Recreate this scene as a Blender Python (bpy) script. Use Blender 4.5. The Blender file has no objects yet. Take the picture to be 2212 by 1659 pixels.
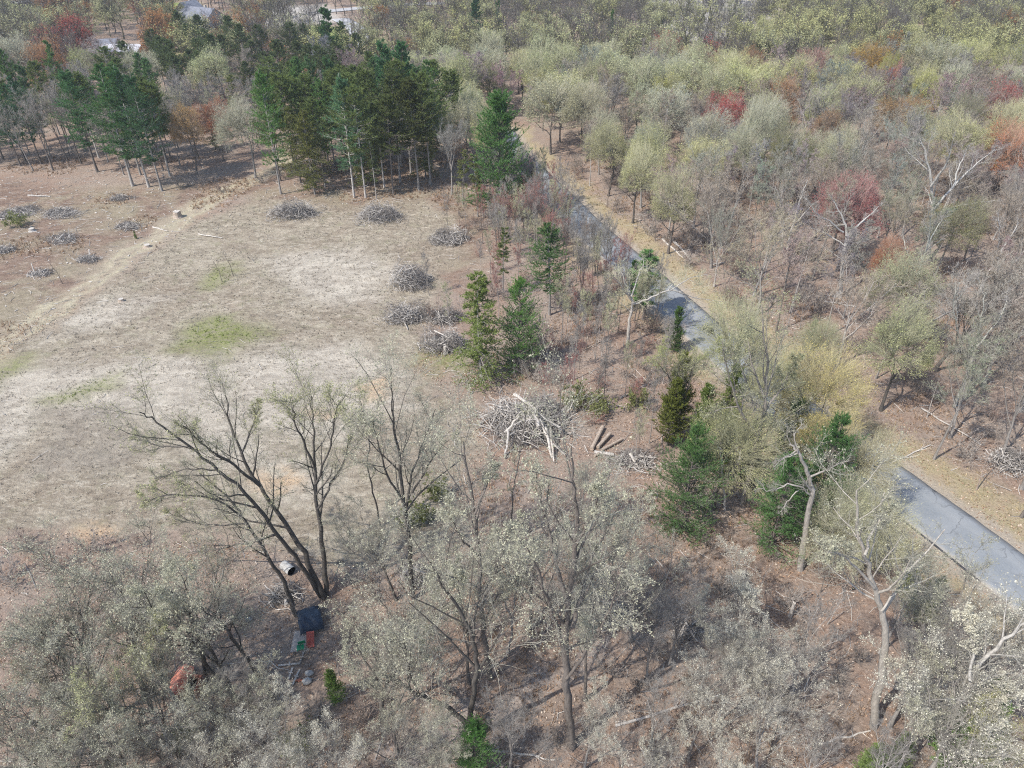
import bpy, math, random
import numpy as np
from math import radians, sin, cos, tan, atan, atan2, pi, sqrt, hypot
S = bpy.context.scene
COL = S.collection
# ------------------------------------------------------------------ camera, sky, sun, exposure
H, PITCH, F = 45.0, radians(35.0), 1580.0
cd = bpy.data.cameras.new('camera'); cam = bpy.data.objects.new('camera', cd); COL.objects.link(cam)
cam.location = (0, 0, H); cam.rotation_euler = (pi/2 - PITCH, 0, 0)
cd.sensor_width = 36; cd.lens = F/2212*36; cd.clip_end = 5000; cd.clip_start = 0.5
S.camera = cam
SUN_EL, SUN_TO = radians(50), radians(36)          # elevation; direction (from +x) in which shadows fall
W = bpy.data.worlds.new('World'); S.world = W; W.use_nodes = True
nt = W.node_tree; bg = nt.nodes['Background']
sk = nt.nodes.new('ShaderNodeTexSky'); sk.sky_type = 'NISHITA'; sk.sun_disc = False
sk.sun_elevation = SUN_EL
sunv = (-cos(SUN_TO), -sin(SUN_TO))                 # horizontal direction towards the sun
sk.sun_rotation = atan2(sunv[0], sunv[1])
nt.links.new(sk.outputs[0], bg.inputs[0]); bg.inputs[1].default_value = 0.15
sl = bpy.data.lights.new('sun', 'SUN'); so = bpy.data.objects.new('sun', sl); COL.objects.link(so)
sl.energy = 3.6; sl.angle = radians(0.53); sl.color = (1.0, 0.95, 0.88)
from mathutils import Vector
so.rotation_euler = Vector((sunv[0]*cos(SUN_EL), sunv[1]*cos(SUN_EL), sin(SUN_EL))).to_track_quat('Z', 'Y').to_euler()
S.view_settings.view_transform = 'Standard'; S.view_settings.look = 'None'
S.view_settings.exposure = 0.60; S.view_settings.gamma = 1.0
S.cycles.max_bounces = 6; S.cycles.diffuse_bounces = 3; S.cycles.transmission_bounces = 3
S.cycles.glossy_bounces = 2; S.cycles.volume_bounces = 0
S.cycles.sample_clamp_indirect = 4
S.cycles.use_denoising = False; S.cycles.filter_width = 1.1

SP, CP = sin(PITCH), cos(PITCH)
def ray(x, y):
    u, v = (x-1106)/F, (829.5-y)/F
    return np.array([u, v*SP + CP, v*CP - SP])
def at(x, y, h=0.0):                                # the world point seen at (x, y) of a 2212 x 1659 picture, h metres up
    d = ray(x, y); s = (h-H)/d[2]
    return np.array([d[0]*s, d[1]*s, h])
def at_depth(x, y, D):
    d = ray(x, y); s = D/d[1]
    return np.array([d[0]*s, D, H + d[2]*s])
def proj(p):
    z = p[1]*CP - (p[2]-H)*SP
    v = p[1]*SP + (p[2]-H)*CP
    return 1106 + F*p[0]/z, 829.5 - F*v/z
def projv(P):
    z = P[:, 1]*CP - (P[:, 2]-H)*SP
    v = P[:, 1]*SP + (P[:, 2]-H)*CP
    return 1106 + F*P[:, 0]/z, 829.5 - F*v/z

# ------------------------------------------------------------------ 2-D helpers
def vnoise(x, y, seed=0):
    xi, yi = np.floor(x).astype(np.int64), np.floor(y).astype(np.int64)
    fx, fy = x-xi, y-yi; fx = fx*fx*(3-2*fx); fy = fy*fy*(3-2*fy)
    def h(a, b):
        n = (a*374761393 + b*668265263 + seed*974634777) & 0x7fffffff
        n = ((n ^ (n >> 13))*1274126177) & 0x7fffffff
        return ((n ^ (n >> 16)) & 0xffff)/65535.0
    return (h(xi, yi)*(1-fx)+h(xi+1, yi)*fx)*(1-fy) + (h(xi, yi+1)*(1-fx)+h(xi+1, yi+1)*fx)*fy
def fbm(x, y, seed=0, o=4):
    a, t, s = 1.0, 0.0, 0.0
    for i in range(o):
        t = t + a*vnoise(x*2**i, y*2**i, seed+i*17); s += a; a *= .5
    return t/s
def segd(px, py, a, b):
    ax, ay, bx, by = a[0], a[1], b[0], b[1]
    dx, dy = bx-ax, by-ay; L = dx*dx+dy*dy+1e-9
    t = np.clip(((px-ax)*dx+(py-ay)*dy)/L, 0, 1)
    return np.hypot(px-ax-t*dx, py-ay-t*dy)
def sdist(px, py, poly):                            # signed distance, positive inside
    d = np.full(np.shape(px), 1e9); ins = np.zeros(np.shape(px), bool); n = len(poly)
    for i in range(n):
        a, b = poly[i], poly[(i+1) % n]
        d = np.minimum(d, segd(px, py, a, b))
        c = ((a[1] > py) != (b[1] > py)) & (px < (b[0]-a[0])*(py-a[1])/((b[1]-a[1]) if b[1] != a[1] else 1e-9)+a[0])
        ins ^= c
    return np.where(ins, d, -d)
def pline(px, py, pts):
    d = np.full(np.shape(px), 1e9)
    for a, b in zip(pts[:-1], pts[1:]): d = np.minimum(d, segd(px, py, a, b))
    return d
def sm(a, b, x):
    t = np.clip((x-a)/(b-a), 0, 1); return t*t*(3-2*t)
def gpoly(pts): return [tuple(at(x, y)[:2]) for x, y in pts]
def smooth_line(pts, n=12):                         # Catmull-Rom
    P = [np.array(p, float) for p in pts]; P = [2*P[0]-P[1]] + P + [2*P[-1]-P[-2]]; out = []
    for i in range(1, len(P)-2):
        for k in range(n):
            t = k/n; a, b, c, d = P[i-1], P[i], P[i+1], P[i+2]
            out.append(.5*((2*b)+(-a+c)*t+(2*a-5*b+4*c-d)*t*t+(-a+3*b-3*c+d)*t**3))
    out.append(P[-2]); return out

ROAD_PX = [(2420, 1430), (2150, 1215), (1925, 1045), (1725, 895), (1480, 680), (1365, 575), (1270, 492), (1205, 425), (1150, 372), (1105, 325), (1085, 285)]
road_c = [tuple(at(x, y)[:2]) for x, y in ROAD_PX]
p0 = np.array(road_c[0]); p1 = np.array(road_c[1]); dd = (p0-p1)/np.linalg.norm(p0-p1)
road_c = [tuple(p0+dd*60)] + road_c
road_c = smooth_line(road_c, 10)
ROADW = 5.6

# ------------------------------------------------------------------ materials
def N(nt, t, **k):
    n = nt.nodes.new(t)
    for a, b in k.items(): setattr(n, a, b)
    return n
def newmat(name):
    m = bpy.data.materials.new(name); m.use_nodes = True
    b = m.node_tree.nodes['Principled BSDF']; b.inputs['Roughness'].default_value = .9
    b.inputs['Specular IOR Level'].default_value = .15
    return m, m.node_tree, b
def noise(nt, scale, det=4, rough=.6, vec=None, stretch=None, dist=0):
    if vec is None:
        vec = N(nt, 'ShaderNodeTexCoord').outputs['Object']
    if stretch:
        mp = N(nt, 'ShaderNodeMapping'); mp.inputs['Scale'].default_value = stretch[0]; mp.inputs['Rotation'].default_value = stretch[1]
        nt.links.new(vec, mp.inputs[0]); vec = mp.outputs[0]
    n = N(nt, 'ShaderNodeTexNoise'); n.inputs['Scale'].default_value = scale; n.inputs['Detail'].default_value = det
    n.inputs['Roughness'].default_value = rough; n.inputs['Distortion'].default_value = dist
    nt.links.new(vec, n.inputs['Vector']); return n.outputs[0]
def rng_(nt, v, a, b, c, d):
    n = N(nt, 'ShaderNodeMapRange'); n.inputs[1].default_value = a; n.inputs[2].default_value = b
    n.inputs[3].default_value = c; n.inputs[4].default_value = d; nt.links.new(v, n.inputs[0]); return n.outputs[0]
def mixc(nt, f, a, b, mode='MIX'):
    n = N(nt, 'ShaderNodeMix', data_type='RGBA', blend_type=mode)
    for s, v in ((n.inputs[0], f), (n.inputs[6], a), (n.inputs[7], b)):
        if hasattr(v, 'links'): nt.links.new(v, s)
        elif isinstance(v, (int, float)): s.default_value = v
        else: s.default_value = (*v, 1)
    return n.outputs[2]
def mth(nt, op, a, b):
    n = N(nt, 'ShaderNodeMath', operation=op)
    for s, v in ((n.inputs[0], a), (n.inputs[1], b)):
        if hasattr(v, 'links'): nt.links.new(v, s)
        else: s.default_value = v
    return n.outputs[0]
def attr(nt, name):
    n = N(nt, 'ShaderNodeAttribute'); n.attribute_name = name; return n
def hsv(nt, c, val):
    n = N(nt, 'ShaderNodeHueSaturation'); nt.links.new(c, n.inputs['Color']); nt.links.new(val, n.inputs['Value']); return n.outputs[0]

def leaf_material(name, src='object', trans=.25, lo=.6, hi=1.4, tip=None):
    m, nt, b = newmat(name)
    base = N(nt, 'ShaderNodeObjectInfo').outputs['Color'] if src == 'object' else attr(nt, 'tint').outputs['Color']
    g = N(nt, 'ShaderNodeNewGeometry')
    c = hsv(nt, base, rng_(nt, g.outputs['Random Per Island'], 0, 1, lo, hi))
    if tip: c = mixc(nt, rng_(nt, g.outputs['Random Per Island'], .8, .95, 0, .75), c, tip)
    d = N(nt, 'ShaderNodeBsdfDiffuse'); t = N(nt, 'ShaderNodeBsdfTranslucent'); mx = N(nt, 'ShaderNodeMixShader')
    mx.inputs[0].default_value = trans
    nt.links.new(c, d.inputs[0]); nt.links.new(c, t.inputs[0])
    nt.links.new(d.outputs[0], mx.inputs[1]); nt.links.new(t.outputs[0], mx.inputs[2])
    nt.links.new(mx.outputs[0], nt.nodes['Material Output'].inputs[0]); return m
def bark_material(name, src='object', mixto=None, k=0.0):
    m, nt, b = newmat(name)
    base = N(nt, 'ShaderNodeObjectInfo').outputs['Color'] if src == 'object' else attr(nt, 'tint').outputs['Color']
    if mixto: base = mixc(nt, k, base, mixto)
    nz = noise(nt, 3.0, 5, .7, stretch=((3, 3, .6), (0, 0, 0)))
    nt.links.new(hsv(nt, base, rng_(nt, nz, .3, .7, .6, 1.4)), b.inputs['Base Color']); return m
M = {}
M['leaf'] = leaf_material('leaf buds', trans=.42, lo=.72, hi=1.28)
M['bark'] = bark_material('bark')
M['twig'] = bark_material('twig bark', mixto=(.34, .31, .27), k=.5)
M['twig_near'] = bark_material('near twig bark', mixto=(.22, .205, .185), k=.8)
M['needle'] = leaf_material('pine needles', trans=.25, lo=.5, hi=1.5)
M['leaf_far'] = leaf_material('distant leaf buds', src='attr', trans=.45, lo=.85, hi=1.15)
def flat(name, col, rough=.8, var=.25, scale=4, metal=0, spec=.2):
    m, nt, b = newmat(name); b.inputs['Roughness'].default_value = rough; b.inputs['Metallic'].default_value = metal
    b.inputs['Specular IOR Level'].default_value = spec
    nz = noise(nt, scale, 5, .65)
    n = N(nt, 'ShaderNodeRGB'); n.outputs[0].default_value = (*col, 1)
    nt.links.new(hsv(nt, n.outputs[0], rng_(nt, nz, .3, .7, 1-var, 1+var)), b.inputs['Base Color']); return m
M['deadwood'] = flat('weathered grey wood', (.42, .39, .355), var=.5, scale=6)
M['palewood'] = flat('bleached pale wood', (.50, .46, .41), var=.3, scale=5)
M['brownlog'] = flat('brown barked log', (.38, .31, .25), var=.4, scale=5)

# ------------------------------------------------------------------ mesh building
class Geo:
    def __init__(s): s.V = []; s.Q = []; s.m = []; s.n = 0; s.C = []
    def add(s, V, Q, mi=0, col=None):
        V = np.asarray(V, np.float32).reshape(-1, 3); Q = np.asarray(Q, np.int64).reshape(-1, 4)
        s.V.append(V); s.Q.append(Q + s.n); s.m.append(np.full(len(Q), mi, np.int32)); s.n += len(V)
        if col is not None: s.C.append(np.tile(np.array([*col, 1], np.float32), (len(V), 1)))
    def mesh(s, name, mats, smooth=False, clean=False):
        V = np.concatenate(s.V); Q = np.concatenate(s.Q); m = np.concatenate(s.m)
        me = bpy.data.meshes.new(name)
        tri = Q[:, 3] == Q[:, 2]
        cnt = np.where(tri, 3, 4); st = np.concatenate(([0], np.cumsum(cnt)[:-1]))
        mask = np.ones((len(Q), 4), bool); mask[tri, 3] = False
        li = Q[mask]
        me.vertices.add(len(V)); me.vertices.foreach_set('co', V.ravel())
        me.loops.add(len(li)); me.loops.foreach_set('vertex_index', li.astype(np.int32))
        me.polygons.add(len(Q)); me.polygons.foreach_set('loop_start', st.astype(np.int32))
        me.polygons.foreach_set('loop_total', cnt.astype(np.int32)); me.polygons.foreach_set('material_index', m)
        me.polygons.foreach_set('use_smooth', np.full(len(Q), smooth))
        for mt in mats: me.materials.append(mt)
        me.update(calc_edges=True)
        if s.C:
            a = me.color_attributes.new('tint', 'FLOAT_COLOR', 'POINT'); a.data.foreach_set('color', np.concatenate(s.C).ravel())
        return me
def nrm(a): return a/(np.linalg.norm(a, axis=-1, keepdims=True)+1e-9)
def tube(g, P, R, sides=5, mi=0, cap=False, col=None):
    P = np.asarray(P, float); R = np.asarray(R, float)
    if P.ndim == 2: P = P[None]; R = R[None]
    B, k, _ = P.shape
    T = nrm(np.gradient(P, axis=1)); mt = nrm(T.mean(axis=1))
    ref = np.where(np.abs(mt[:, 2:3]) > .8, np.array([[1., 0, 0]]), np.array([[0, 0, 1.]]))[:, None, :]
    U = nrm(np.cross(T, ref)); Vv = np.cross(T, U)
    a = np.arange(sides)*2*pi/sides
    X = P[:, :, None] + R[:, :, None, None]*(np.cos(a)[None, None, :, None]*U[:, :, None] + np.sin(a)[None, None, :, None]*Vv[:, :, None])
    idx = np.arange(B*k*sides).reshape(B, k, sides)
    q = np.stack([idx[:, :-1], np.roll(idx, -1, 2)[:, :-1], np.roll(idx, -1, 2)[:, 1:], idx[:, 1:]], -1).reshape(-1, 4)
    g.add(X, q, mi, col)
    if cap:
        for e in (0, k-1):
            c = P[:, e]; base = g.n
            ring = X[:, e].reshape(-1, 3); VV = np.concatenate([ring, c]); b0 = np.arange(B*sides).reshape(B, sides)
            ci = B*sides + np.arange(B)[:, None] + 0*b0
            q = np.stack([b0, np.roll(b0, -1, 1), ci, ci], -1).reshape(-1, 4); g.add(VV, q, mi, col)
def interp(P, t):                                    # P (B,k,3), t (B,) -> point
    k = P.shape[1]; f = np.clip(t, 0, .9999)*(k-1); i = f.astype(int); w = (f-i)[:, None]; b = np.arange(len(P))
    return P[b, i]*(1-w) + P[b, i+1]*w, nrm(P[b, i+1]-P[b, i])
def grow(rg, P, R, n, t0=.3, t1=1, ang=(25, 50), lenf=.5, taper=.4, k=5, up=.1, wob=.12, rf=.6, flatness=0, endr=.3, rmin=0):
    B, kk, _ = P.shape
    L = np.linalg.norm(np.diff(P, axis=1), axis=2).sum(1)
    rep = np.repeat(np.arange(B), n); j = np.tile(np.arange(n), B)
    t = t0 + (t1-t0)*(j + rg.random(B*n))/n
    p, T = interp(P[rep], t)
    f = np.clip(t, 0, .9999)*(kk-1); i = f.astype(int); w = f-i
    r = (R[rep, i]*(1-w) + R[rep, i+1]*w)*rf*(.7+.6*rg.random(B*n)); r = np.maximum(r, rmin)
    ref = np.where(np.abs(T[:, 2:3]) > .9, np.array([[1., 0, 0]]), np.array([[0, 0, 1.]]))
    U = nrm(np.cross(T, ref)); V = np.cross(T, U)
    az = j*2.39996 + np.repeat(rg.random(B)*6.28, n) + rg.normal(0, .5, B*n)
    if flatness:
        sgn = np.where(j % 2, 1., -1.)[:, None]; side = sgn*U
        rad = nrm(np.cos(az)[:, None]*U*(1-flatness) + np.sin(az)[:, None]*V*(1-flatness) + side*flatness)
    else: rad = np.cos(az)[:, None]*U + np.sin(az)[:, None]*V
    A = np.radians(ang[0] + (ang[1]-ang[0])*rg.random(B*n))[:, None]
    d = nrm(np.cos(A)*T + np.sin(A)*rad + np.array([0, 0, up]))
    ln = L[rep]*lenf*(1-taper*(t-t0)/max(t1-t0, .01))*(.65+.7*rg.random(B*n))
    out = np.zeros((B*n, k, 3)); out[:, 0] = p
    for s in range(1, k):
        d = nrm(d + rg.normal(0, wob, (B*n, 3)) + np.array([0, 0, up*.5])); out[:, s] = out[:, s-1] + d*(ln/(k-1))[:, None]
    RR = r[:, None]*np.linspace(1, endr, k)[None]
    return out, RR
def leaves(g, rg, P, count, size, spread, mi=1, upb=0.0, col=None, aspect=.8, lo=0.15, shell=0):
    B = len(P); n0 = int(count*2.2) if shell else count
    b = rg.integers(0, B, n0); p, T = interp(P[b], lo+(1-lo)*rg.random(n0))
    if shell:                                        # new leaves sit on the outer, upper twigs of the crown
        c = p.mean(0); c[2] = np.percentile(p[:, 2], 25); r = np.sqrt(((p[:, 0]-c[0])**2+(p[:, 1]-c[1])**2)/np.percentile((p[:, 0]-c[0])**2+(p[:, 1]-c[1])**2, 92) + np.clip((p[:, 2]-c[2])/(np.percentile(p[:, 2], 97)-c[2]), -.4, 2)**2)
        k = np.argsort(-(r + rg.normal(0, shell, n0)))[:count]; p = p[k]
    p = p + rg.normal(0, spread, (count, 3))
    n = nrm(rg.normal(0, 1, (count, 3)) + np.array([0, 0, upb])); u = nrm(np.cross(n, rg.normal(0, 1, (count, 3)))); v = np.cross(n, u)
    s = size*(.45+rg.random(count)**2*1.3)[:, None]*.55
    X = np.stack([p-u*s, p-v*s*aspect, p+u*s, p+v*s*aspect], 1)
    g.add(X, np.arange(count*4).reshape(-1, 4), mi, col)
def tufts(g, rg, P, per, m, size, width, mi=1, t0=.2, upb=.3, spread=.9, col=None):
    B = len(P); b = np.repeat(np.arange(B), per); t = t0 + (1-t0)*(np.tile(np.arange(per), B)+rg.random(B*per))/per
    p, T = interp(P[b], t); p = np.repeat(p, m, 0); T = np.repeat(T, m, 0); n = len(p)
    d = nrm(T*.7 + rg.normal(0, spread*.6, (n, 3)) + np.array([0, 0, upb])); s = (size*(.6+.8*rg.random(n)))[:, None]
    w = nrm(np.cross(d, rg.normal(0, 1, (n, 3))))*width*.5
    X = np.stack([p+w, p-w, p+d*s], 1); q = np.arange(n*3).reshape(-1, 3); g.add(X, np.concatenate([q, q[:, 2:]], 1), mi, col)

def main_stem(rg, h, r0, k=9, wob=.04, lean=(0, 0), endr=.35):
    P = np.zeros((1, k, 3)); d = np.array([lean[0], lean[1], 1.])
    for s in range(1, k):
        d = nrm(d + rg.normal(0, wob, 3)*np.array([1, 1, .3]) + np.array([0, 0, .03])); P[0, s] = P[0, s-1] + d*h/(k-1)
    R = r0*np.linspace(1, endr, k)[None]; R[0, 0] *= 1.35
    return P, R
def finish_tree(rg, stems, lod, cfg, name, leafy=1.0, extra=None):
    """stems: list of (P,R) main stems/limbs. -> (trunk mesh, crown mesh)"""
    gt, gc = Geo(), Geo(); tw = []
    for P, R in stems: tube(gt, P, R, 7 if lod == 0 else 5)
    n2, n3, n4 = {0: (9, 9, 10), 1: (8, 8, 7), 2: (7, 7, 5)}[lod]
    rmin = {0: (.02, .011, .007), 1: (.03, .018, .013), 2: (.035, .026, .022)}[lod]
    last = []
    for P, R in stems[cfg.get('skip', 0):]:
        a = grow(rg, P, R, cfg.get('n2', n2), cfg.get('t2', .25), 1, cfg.get('a2', (25, 55)), cfg.get('l2', .42), .45, 5, cfg.get('up', .12), .13, .5, rmin=rmin[0])
        tube(gt, *a, 5 if lod == 0 else 3)
        b = grow(rg, *a, n3, .2, 1, (25, 60), cfg.get('l3', .45), .4, 4, cfg.get('up', .12)*.8, .16, .5, rmin=rmin[1])
        tube(gc, *b, 3, 0)
        c = grow(rg, *b, n4, .15, 1, (25, 60), cfg.get('l4', .62), .3, 3, .10, .16, .5, rmin=rmin[2])
        tube(gc, *c, 3, 0); last += [c[0]]
    L = np.concatenate(last)
    cnt = int({0: 10500, 1: 11000, 2: 7500}[lod]*leafy); sz = {0: .060, 1: .105, 2: .15}[lod]*cfg.get('ls', 1)
    if cnt: leaves(gc, rg, L, cnt, sz, .05 if lod == 0 else .12, 1, .4, lo=.3, shell=cfg.get('shell', .35))
    if extra: extra(gt, gc)
    return gt.mesh(name+' trunk', [M['bark']], True), gc.mesh(name+' crown', [M['twig_near' if lod == 0 else 'twig'], M['leaf']])

def deciduous(seed, h=16, form='oak', lod=1, leafy=1.0, ls=1):
    rg = np.random.default_rng(seed)
    if form == 'oak':
        T = main_stem(rg, h*.48, h*.0135, 9, .07); L1 = grow(rg, *T, 10, .5, 1, (12, 60), 1.05, .15, 7, .10, .10, .55)
        cfg = dict(l2=.40, up=.12, n2=7, t2=.3, skip=1, ls=ls)
    elif form == 'vase':
        T = main_stem(rg, h*.5, h*.0125, 8, .05); L1 = grow(rg, *T, 7, .5, 1, (12, 36), 1.05, .15, 8, .14, .08, .6)
        cfg = dict(l2=.36, up=.16, n2=7, t2=.35, skip=1, ls=ls)
    elif form == 'slender':
        T = main_stem(rg, h*.95, h*.0085, 11, .03, endr=.15); L1 = grow(rg, *T, 13, .42, .97, (25, 50), .26, .4, 6, .2, .08, .45)
        cfg = dict(l2=.45, up=.12, n2=5, skip=1, ls=ls)
    elif form == 'dead':
        T = main_stem(rg, h*.8, h*.014, 9, .07, endr=.25); L1 = grow(rg, *T, 8, .4, 1, (25, 60), .5, .3, 7, .15, .2, .6)
        cfg = dict(l2=.4, up=.05, n2=4, skip=1, ls=ls)
    return finish_tree(rg, [T, L1], lod, cfg, form, leafy)

def dome_parts(rg, h, w, nt, nsub, rt, base=.42, squash=1.0, lump=.26):
    T = main_stem(rg, h*.5, h*.0135, 7, .07); L1 = grow(rg, *T, 8, .5, 1, (15, 60), .75, .15, 6, .10, .12, .6)
    L2 = grow(rg, *L1, 4, .3, 1, (20, 50), .5, .3, 4, .08, .14, .6)
    c = np.array([rg.normal(0, .03*h), rg.normal(0, .03*h), h*base]); a = w/2; b = h-h*base
    n0 = nt*2; d = nrm(rg.normal(0, 1, (n0, 3))); d = d[d[:, 2] > -.12][:nt]; nt = len(d)
    lobes = nrm(rg.normal(0, 1, (9, 3)) + [0, 0, .8]); lb = 1 - lump + lump*1.6*np.max(np.clip(d @ lobes.T, 0, 1)**10, 1)
    Sh = c + d*np.array([a, a, b*squash])*(lb*rg.uniform(.86, 1.02, nt))[:, None]
    K = np.concatenate([L1[0][:, 2:].reshape(-1, 3), L2[0].reshape(-1, 3)]); tgt = c + (Sh-c)*.42
    near = np.argmin(((tgt[:, None]-K[None])**2).sum(-1), 1); A = K[near]; t = np.linspace(0, 1, 5)[None, :, None]
    P = A[:, None]*(1-t) + Sh[:, None]*t; P[:, 1:4] += rg.normal(0, .18, (nt, 3, 3)) + np.array([0, 0, .0])
    R = rt*np.linspace(1.5, .5, 5)[None]*np.ones((nt, 1))
    sub = grow(rg, P, R, nsub, .5, 1, (20, 50), .30, .3, 3, .12, .15, .7, rmin=rt*.5)
    return T, L1, L2, (P, R), sub
def dome_leaves(g, rg, tw, sub, count, size, mi=1, spread=.16):
    nt = len(tw[0]); ns = len(sub[0])//nt; e = tw[0][:, -1]; m = vnoise(e[:, 0]*.75+7, e[:, 1]*.75+e[:, 2]*.9, 31) + rg.normal(0, .10, nt) > .40
    tw = (tw[0][m], tw[1][m]); sub = (sub[0][np.repeat(m, ns)], None)
    leaves(g, rg, sub[0], int(count*.7), size, spread, mi, 1.1, lo=.45); leaves(g, rg, tw[0], int(count*.3), size, spread, mi, 1.1, lo=.84)
def dome(seed, h=15, w=9.5, lod=1, leafy=1.0, base=.52, squash=1.0):
    rg = np.random.default_rng(seed); gt, gc = Geo(), Geo()
    nt, ns, rt = {0: (700, 8, .011), 1: (620, 5, .016), 2: (420, 4, .024)}[lod]
    T, L1, L2, tw, sub = dome_parts(rg, h, w, nt, ns, rt, base, squash)
    tube(gt, *T, 6); tube(gt, *L1, 5); tube(gt, *L2, 3); tube(gc, *tw, 3); tube(gc, *sub, 3)
    n = int({0: 19000, 1: 12500, 2: 9500}[lod]*leafy); dome_leaves(gc, rg, tw, sub, n, {0: .072, 1: .092, 2: .135}[lod])
    return gt.mesh('tree trunk', [M['bark']], True), gc.mesh('tree crown', [M['twig'], M['leaf']])
def conifer(seed, h=18, w=3.6, clear=.2, whorl=1.5, per=5, shape='cone', droop=.0, up0=10, lod=1, dens=1.0, needle=(.30, .09), stubs=0, r0=.011, lean=(0, 0), sparse=0):
    rg = np.random.default_rng(seed); gt, gc = Geo(), Geo()
    T = main_stem(rg, h, h*r0, 12, .012, lean, .12); tube(gt, *T, 7 if lod == 0 else 5)
    nb = int(h*(1-clear)*whorl*per); t = clear + (1-clear)*np.sort(rg.random(nb)*.985)
    if lod < 2: t = np.round(t*h*whorl)/(h*whorl) + rg.normal(0, .004, nb)
    t = np.clip(t, clear, .99); s = (t-clear)/(1-clear)
    prof = {'bushy': np.sqrt(np.clip(1-s**1.6, 0, 1))*(.8+.2*np.minimum(1, s*4)), 'cone': (1-s)**.62*(.6+.4*np.minimum(1, s*5)), 'dome': np.sqrt(np.clip(1-(s*1.0)**2.2, 0, 1))*(.45+.55*np.sin(np.clip(s, 0, 1)*pi*.8+.3)),
            'narrow': (1-s)**.6*(.6+.4*np.minimum(1, s*4))}[shape]
    ln = w*prof*(.55+.75*rg.random(nb))+.25
    if sparse: ln *= np.where(rg.random(nb) < sparse, .25, 1)
    lump = .75 + .5*vnoise(s*6+seed, np.zeros(nb)+seed, seed); ln *= lump
    P0, _ = interp(np.repeat(T[0], nb, 0), t); az = rg.random(nb)*6.283
    el = np.radians(up0 + 35*s + rg.normal(0, 8, nb)); d = np.stack([np.cos(az)*np.cos(el), np.sin(az)*np.cos(el), np.sin(el)], 1)
    k = 6; P = np.zeros((nb, k, 3)); P[:, 0] = P0
    for i in range(1, k):
        d = nrm(d + rg.normal(0, .06, (nb, 3)) + np.array([0, 0, -droop + (.10+droop*.7)*(i/k)])); P[:, i] = P[:, i-1] + d*(ln/(k-1))[:, None]
    R = (.012+.011*ln)[:, None]*np.linspace(1, .25, k)[None]
    tube(gt, P, R, 3)
    n2 = {0: 9, 1: 7, 2: 5}[lod]
    b = grow(rg, P, R, n2, .18, 1, (30, 60), .42, .45, 3, .10-droop*.8, .08, .5, flatness=.65)
    if lod < 2: tube(gc, *b, 3, 0)
    per2, m, kk = {0: (4, 8, 1), 1: (4, 5, 1.2), 2: (3, 5, 1.6)}[lod]
    tufts(gc, rg, b[0], max(1, int(per2*dens+.5)), m, needle[0]*kk, needle[1]*kk, 1, .1, .35-droop*2, 1.0)
    tufts(gc, rg, P, per2*2, m, needle[0]*kk, needle[1]*kk, 1, .35, .3-droop, 1.0)
    if stubs:
        a = grow(rg, *T, stubs, .08, clear+.12, (60, 95), .07, .2, 4, -.02, .15, .22); tube(gt, *a, 3)
    return gt.mesh('conifer trunk', [M['bark']], True), gc.mesh('conifer crown', [M['twig'], M['needle']])

def sapling_mesh(seed, h=6, leafy=.0, n=1):
    rg = np.random.default_rng(seed); g = Geo()
    for i in range(n):
        T = main_stem(rg, h*(.8+.3*rg.random()), .035+.004*h, 8, .05, rg.normal(0, .12 if n > 1 else .05, 2), .2); tube(g, *T, 5)
        a = grow(rg, *T, 12, .25, 1, (25, 55), .24, .5, 5, .15, .1, .45, rmin=.012); tube(g, *a, 3)
        b = grow(rg, *a, 6, .2, 1, (25, 55), .45, .4, 3, .1, .1, .5, rmin=.008); tube(g, *b, 3)
        if leafy: leaves(g, rg, b[0], int(350*leafy), .14, .1, 1, .3)
    return g.mesh('sapling', [M['bark'], M['leaf']])
def shrub_mesh(seed, h=2.2, w=1.6, leafy=.3, st=14, ls=.16):
    rg = np.random.default_rng(seed); g = Geo(); P = np.zeros((st, 6, 3)); az = rg.random(st)*6.28; el = np.radians(rg.uniform(35, 88, st))
    d = np.stack([np.cos(az)*np.cos(el), np.sin(az)*np.cos(el), np.sin(el)], 1); ln = np.where(el > 1, h, (h+w)*.6)*(.6+.5*rg.random(st))
    P[:, 0, :2] = rg.normal(0, .15*w, (st, 2))
    for i in range(1, 6): d = nrm(d + rg.normal(0, .12, (st, 3))); P[:, i] = P[:, i-1] + d*(ln/5)[:, None]
    R = np.full((st, 1), .022)*np.linspace(1, .4, 6)[None]; tube(g, P, R, 3)
    a = grow(rg, P, R, 7, .2, 1, (20, 55), .42, .4, 4, .05, .14, .6, rmin=.011); tube(g, *a, 3)
    b = grow(rg, *a, 5, .2, 1, (20, 55), .5, .4, 3, .05, .14, .6, rmin=.009); tube(g, *b, 3)
    if leafy: leaves(g, rg, b[0], int(900*leafy), ls, .1, 1, .3)
    return g.mesh('shrub', [M['twig'], M['leaf']])

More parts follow.
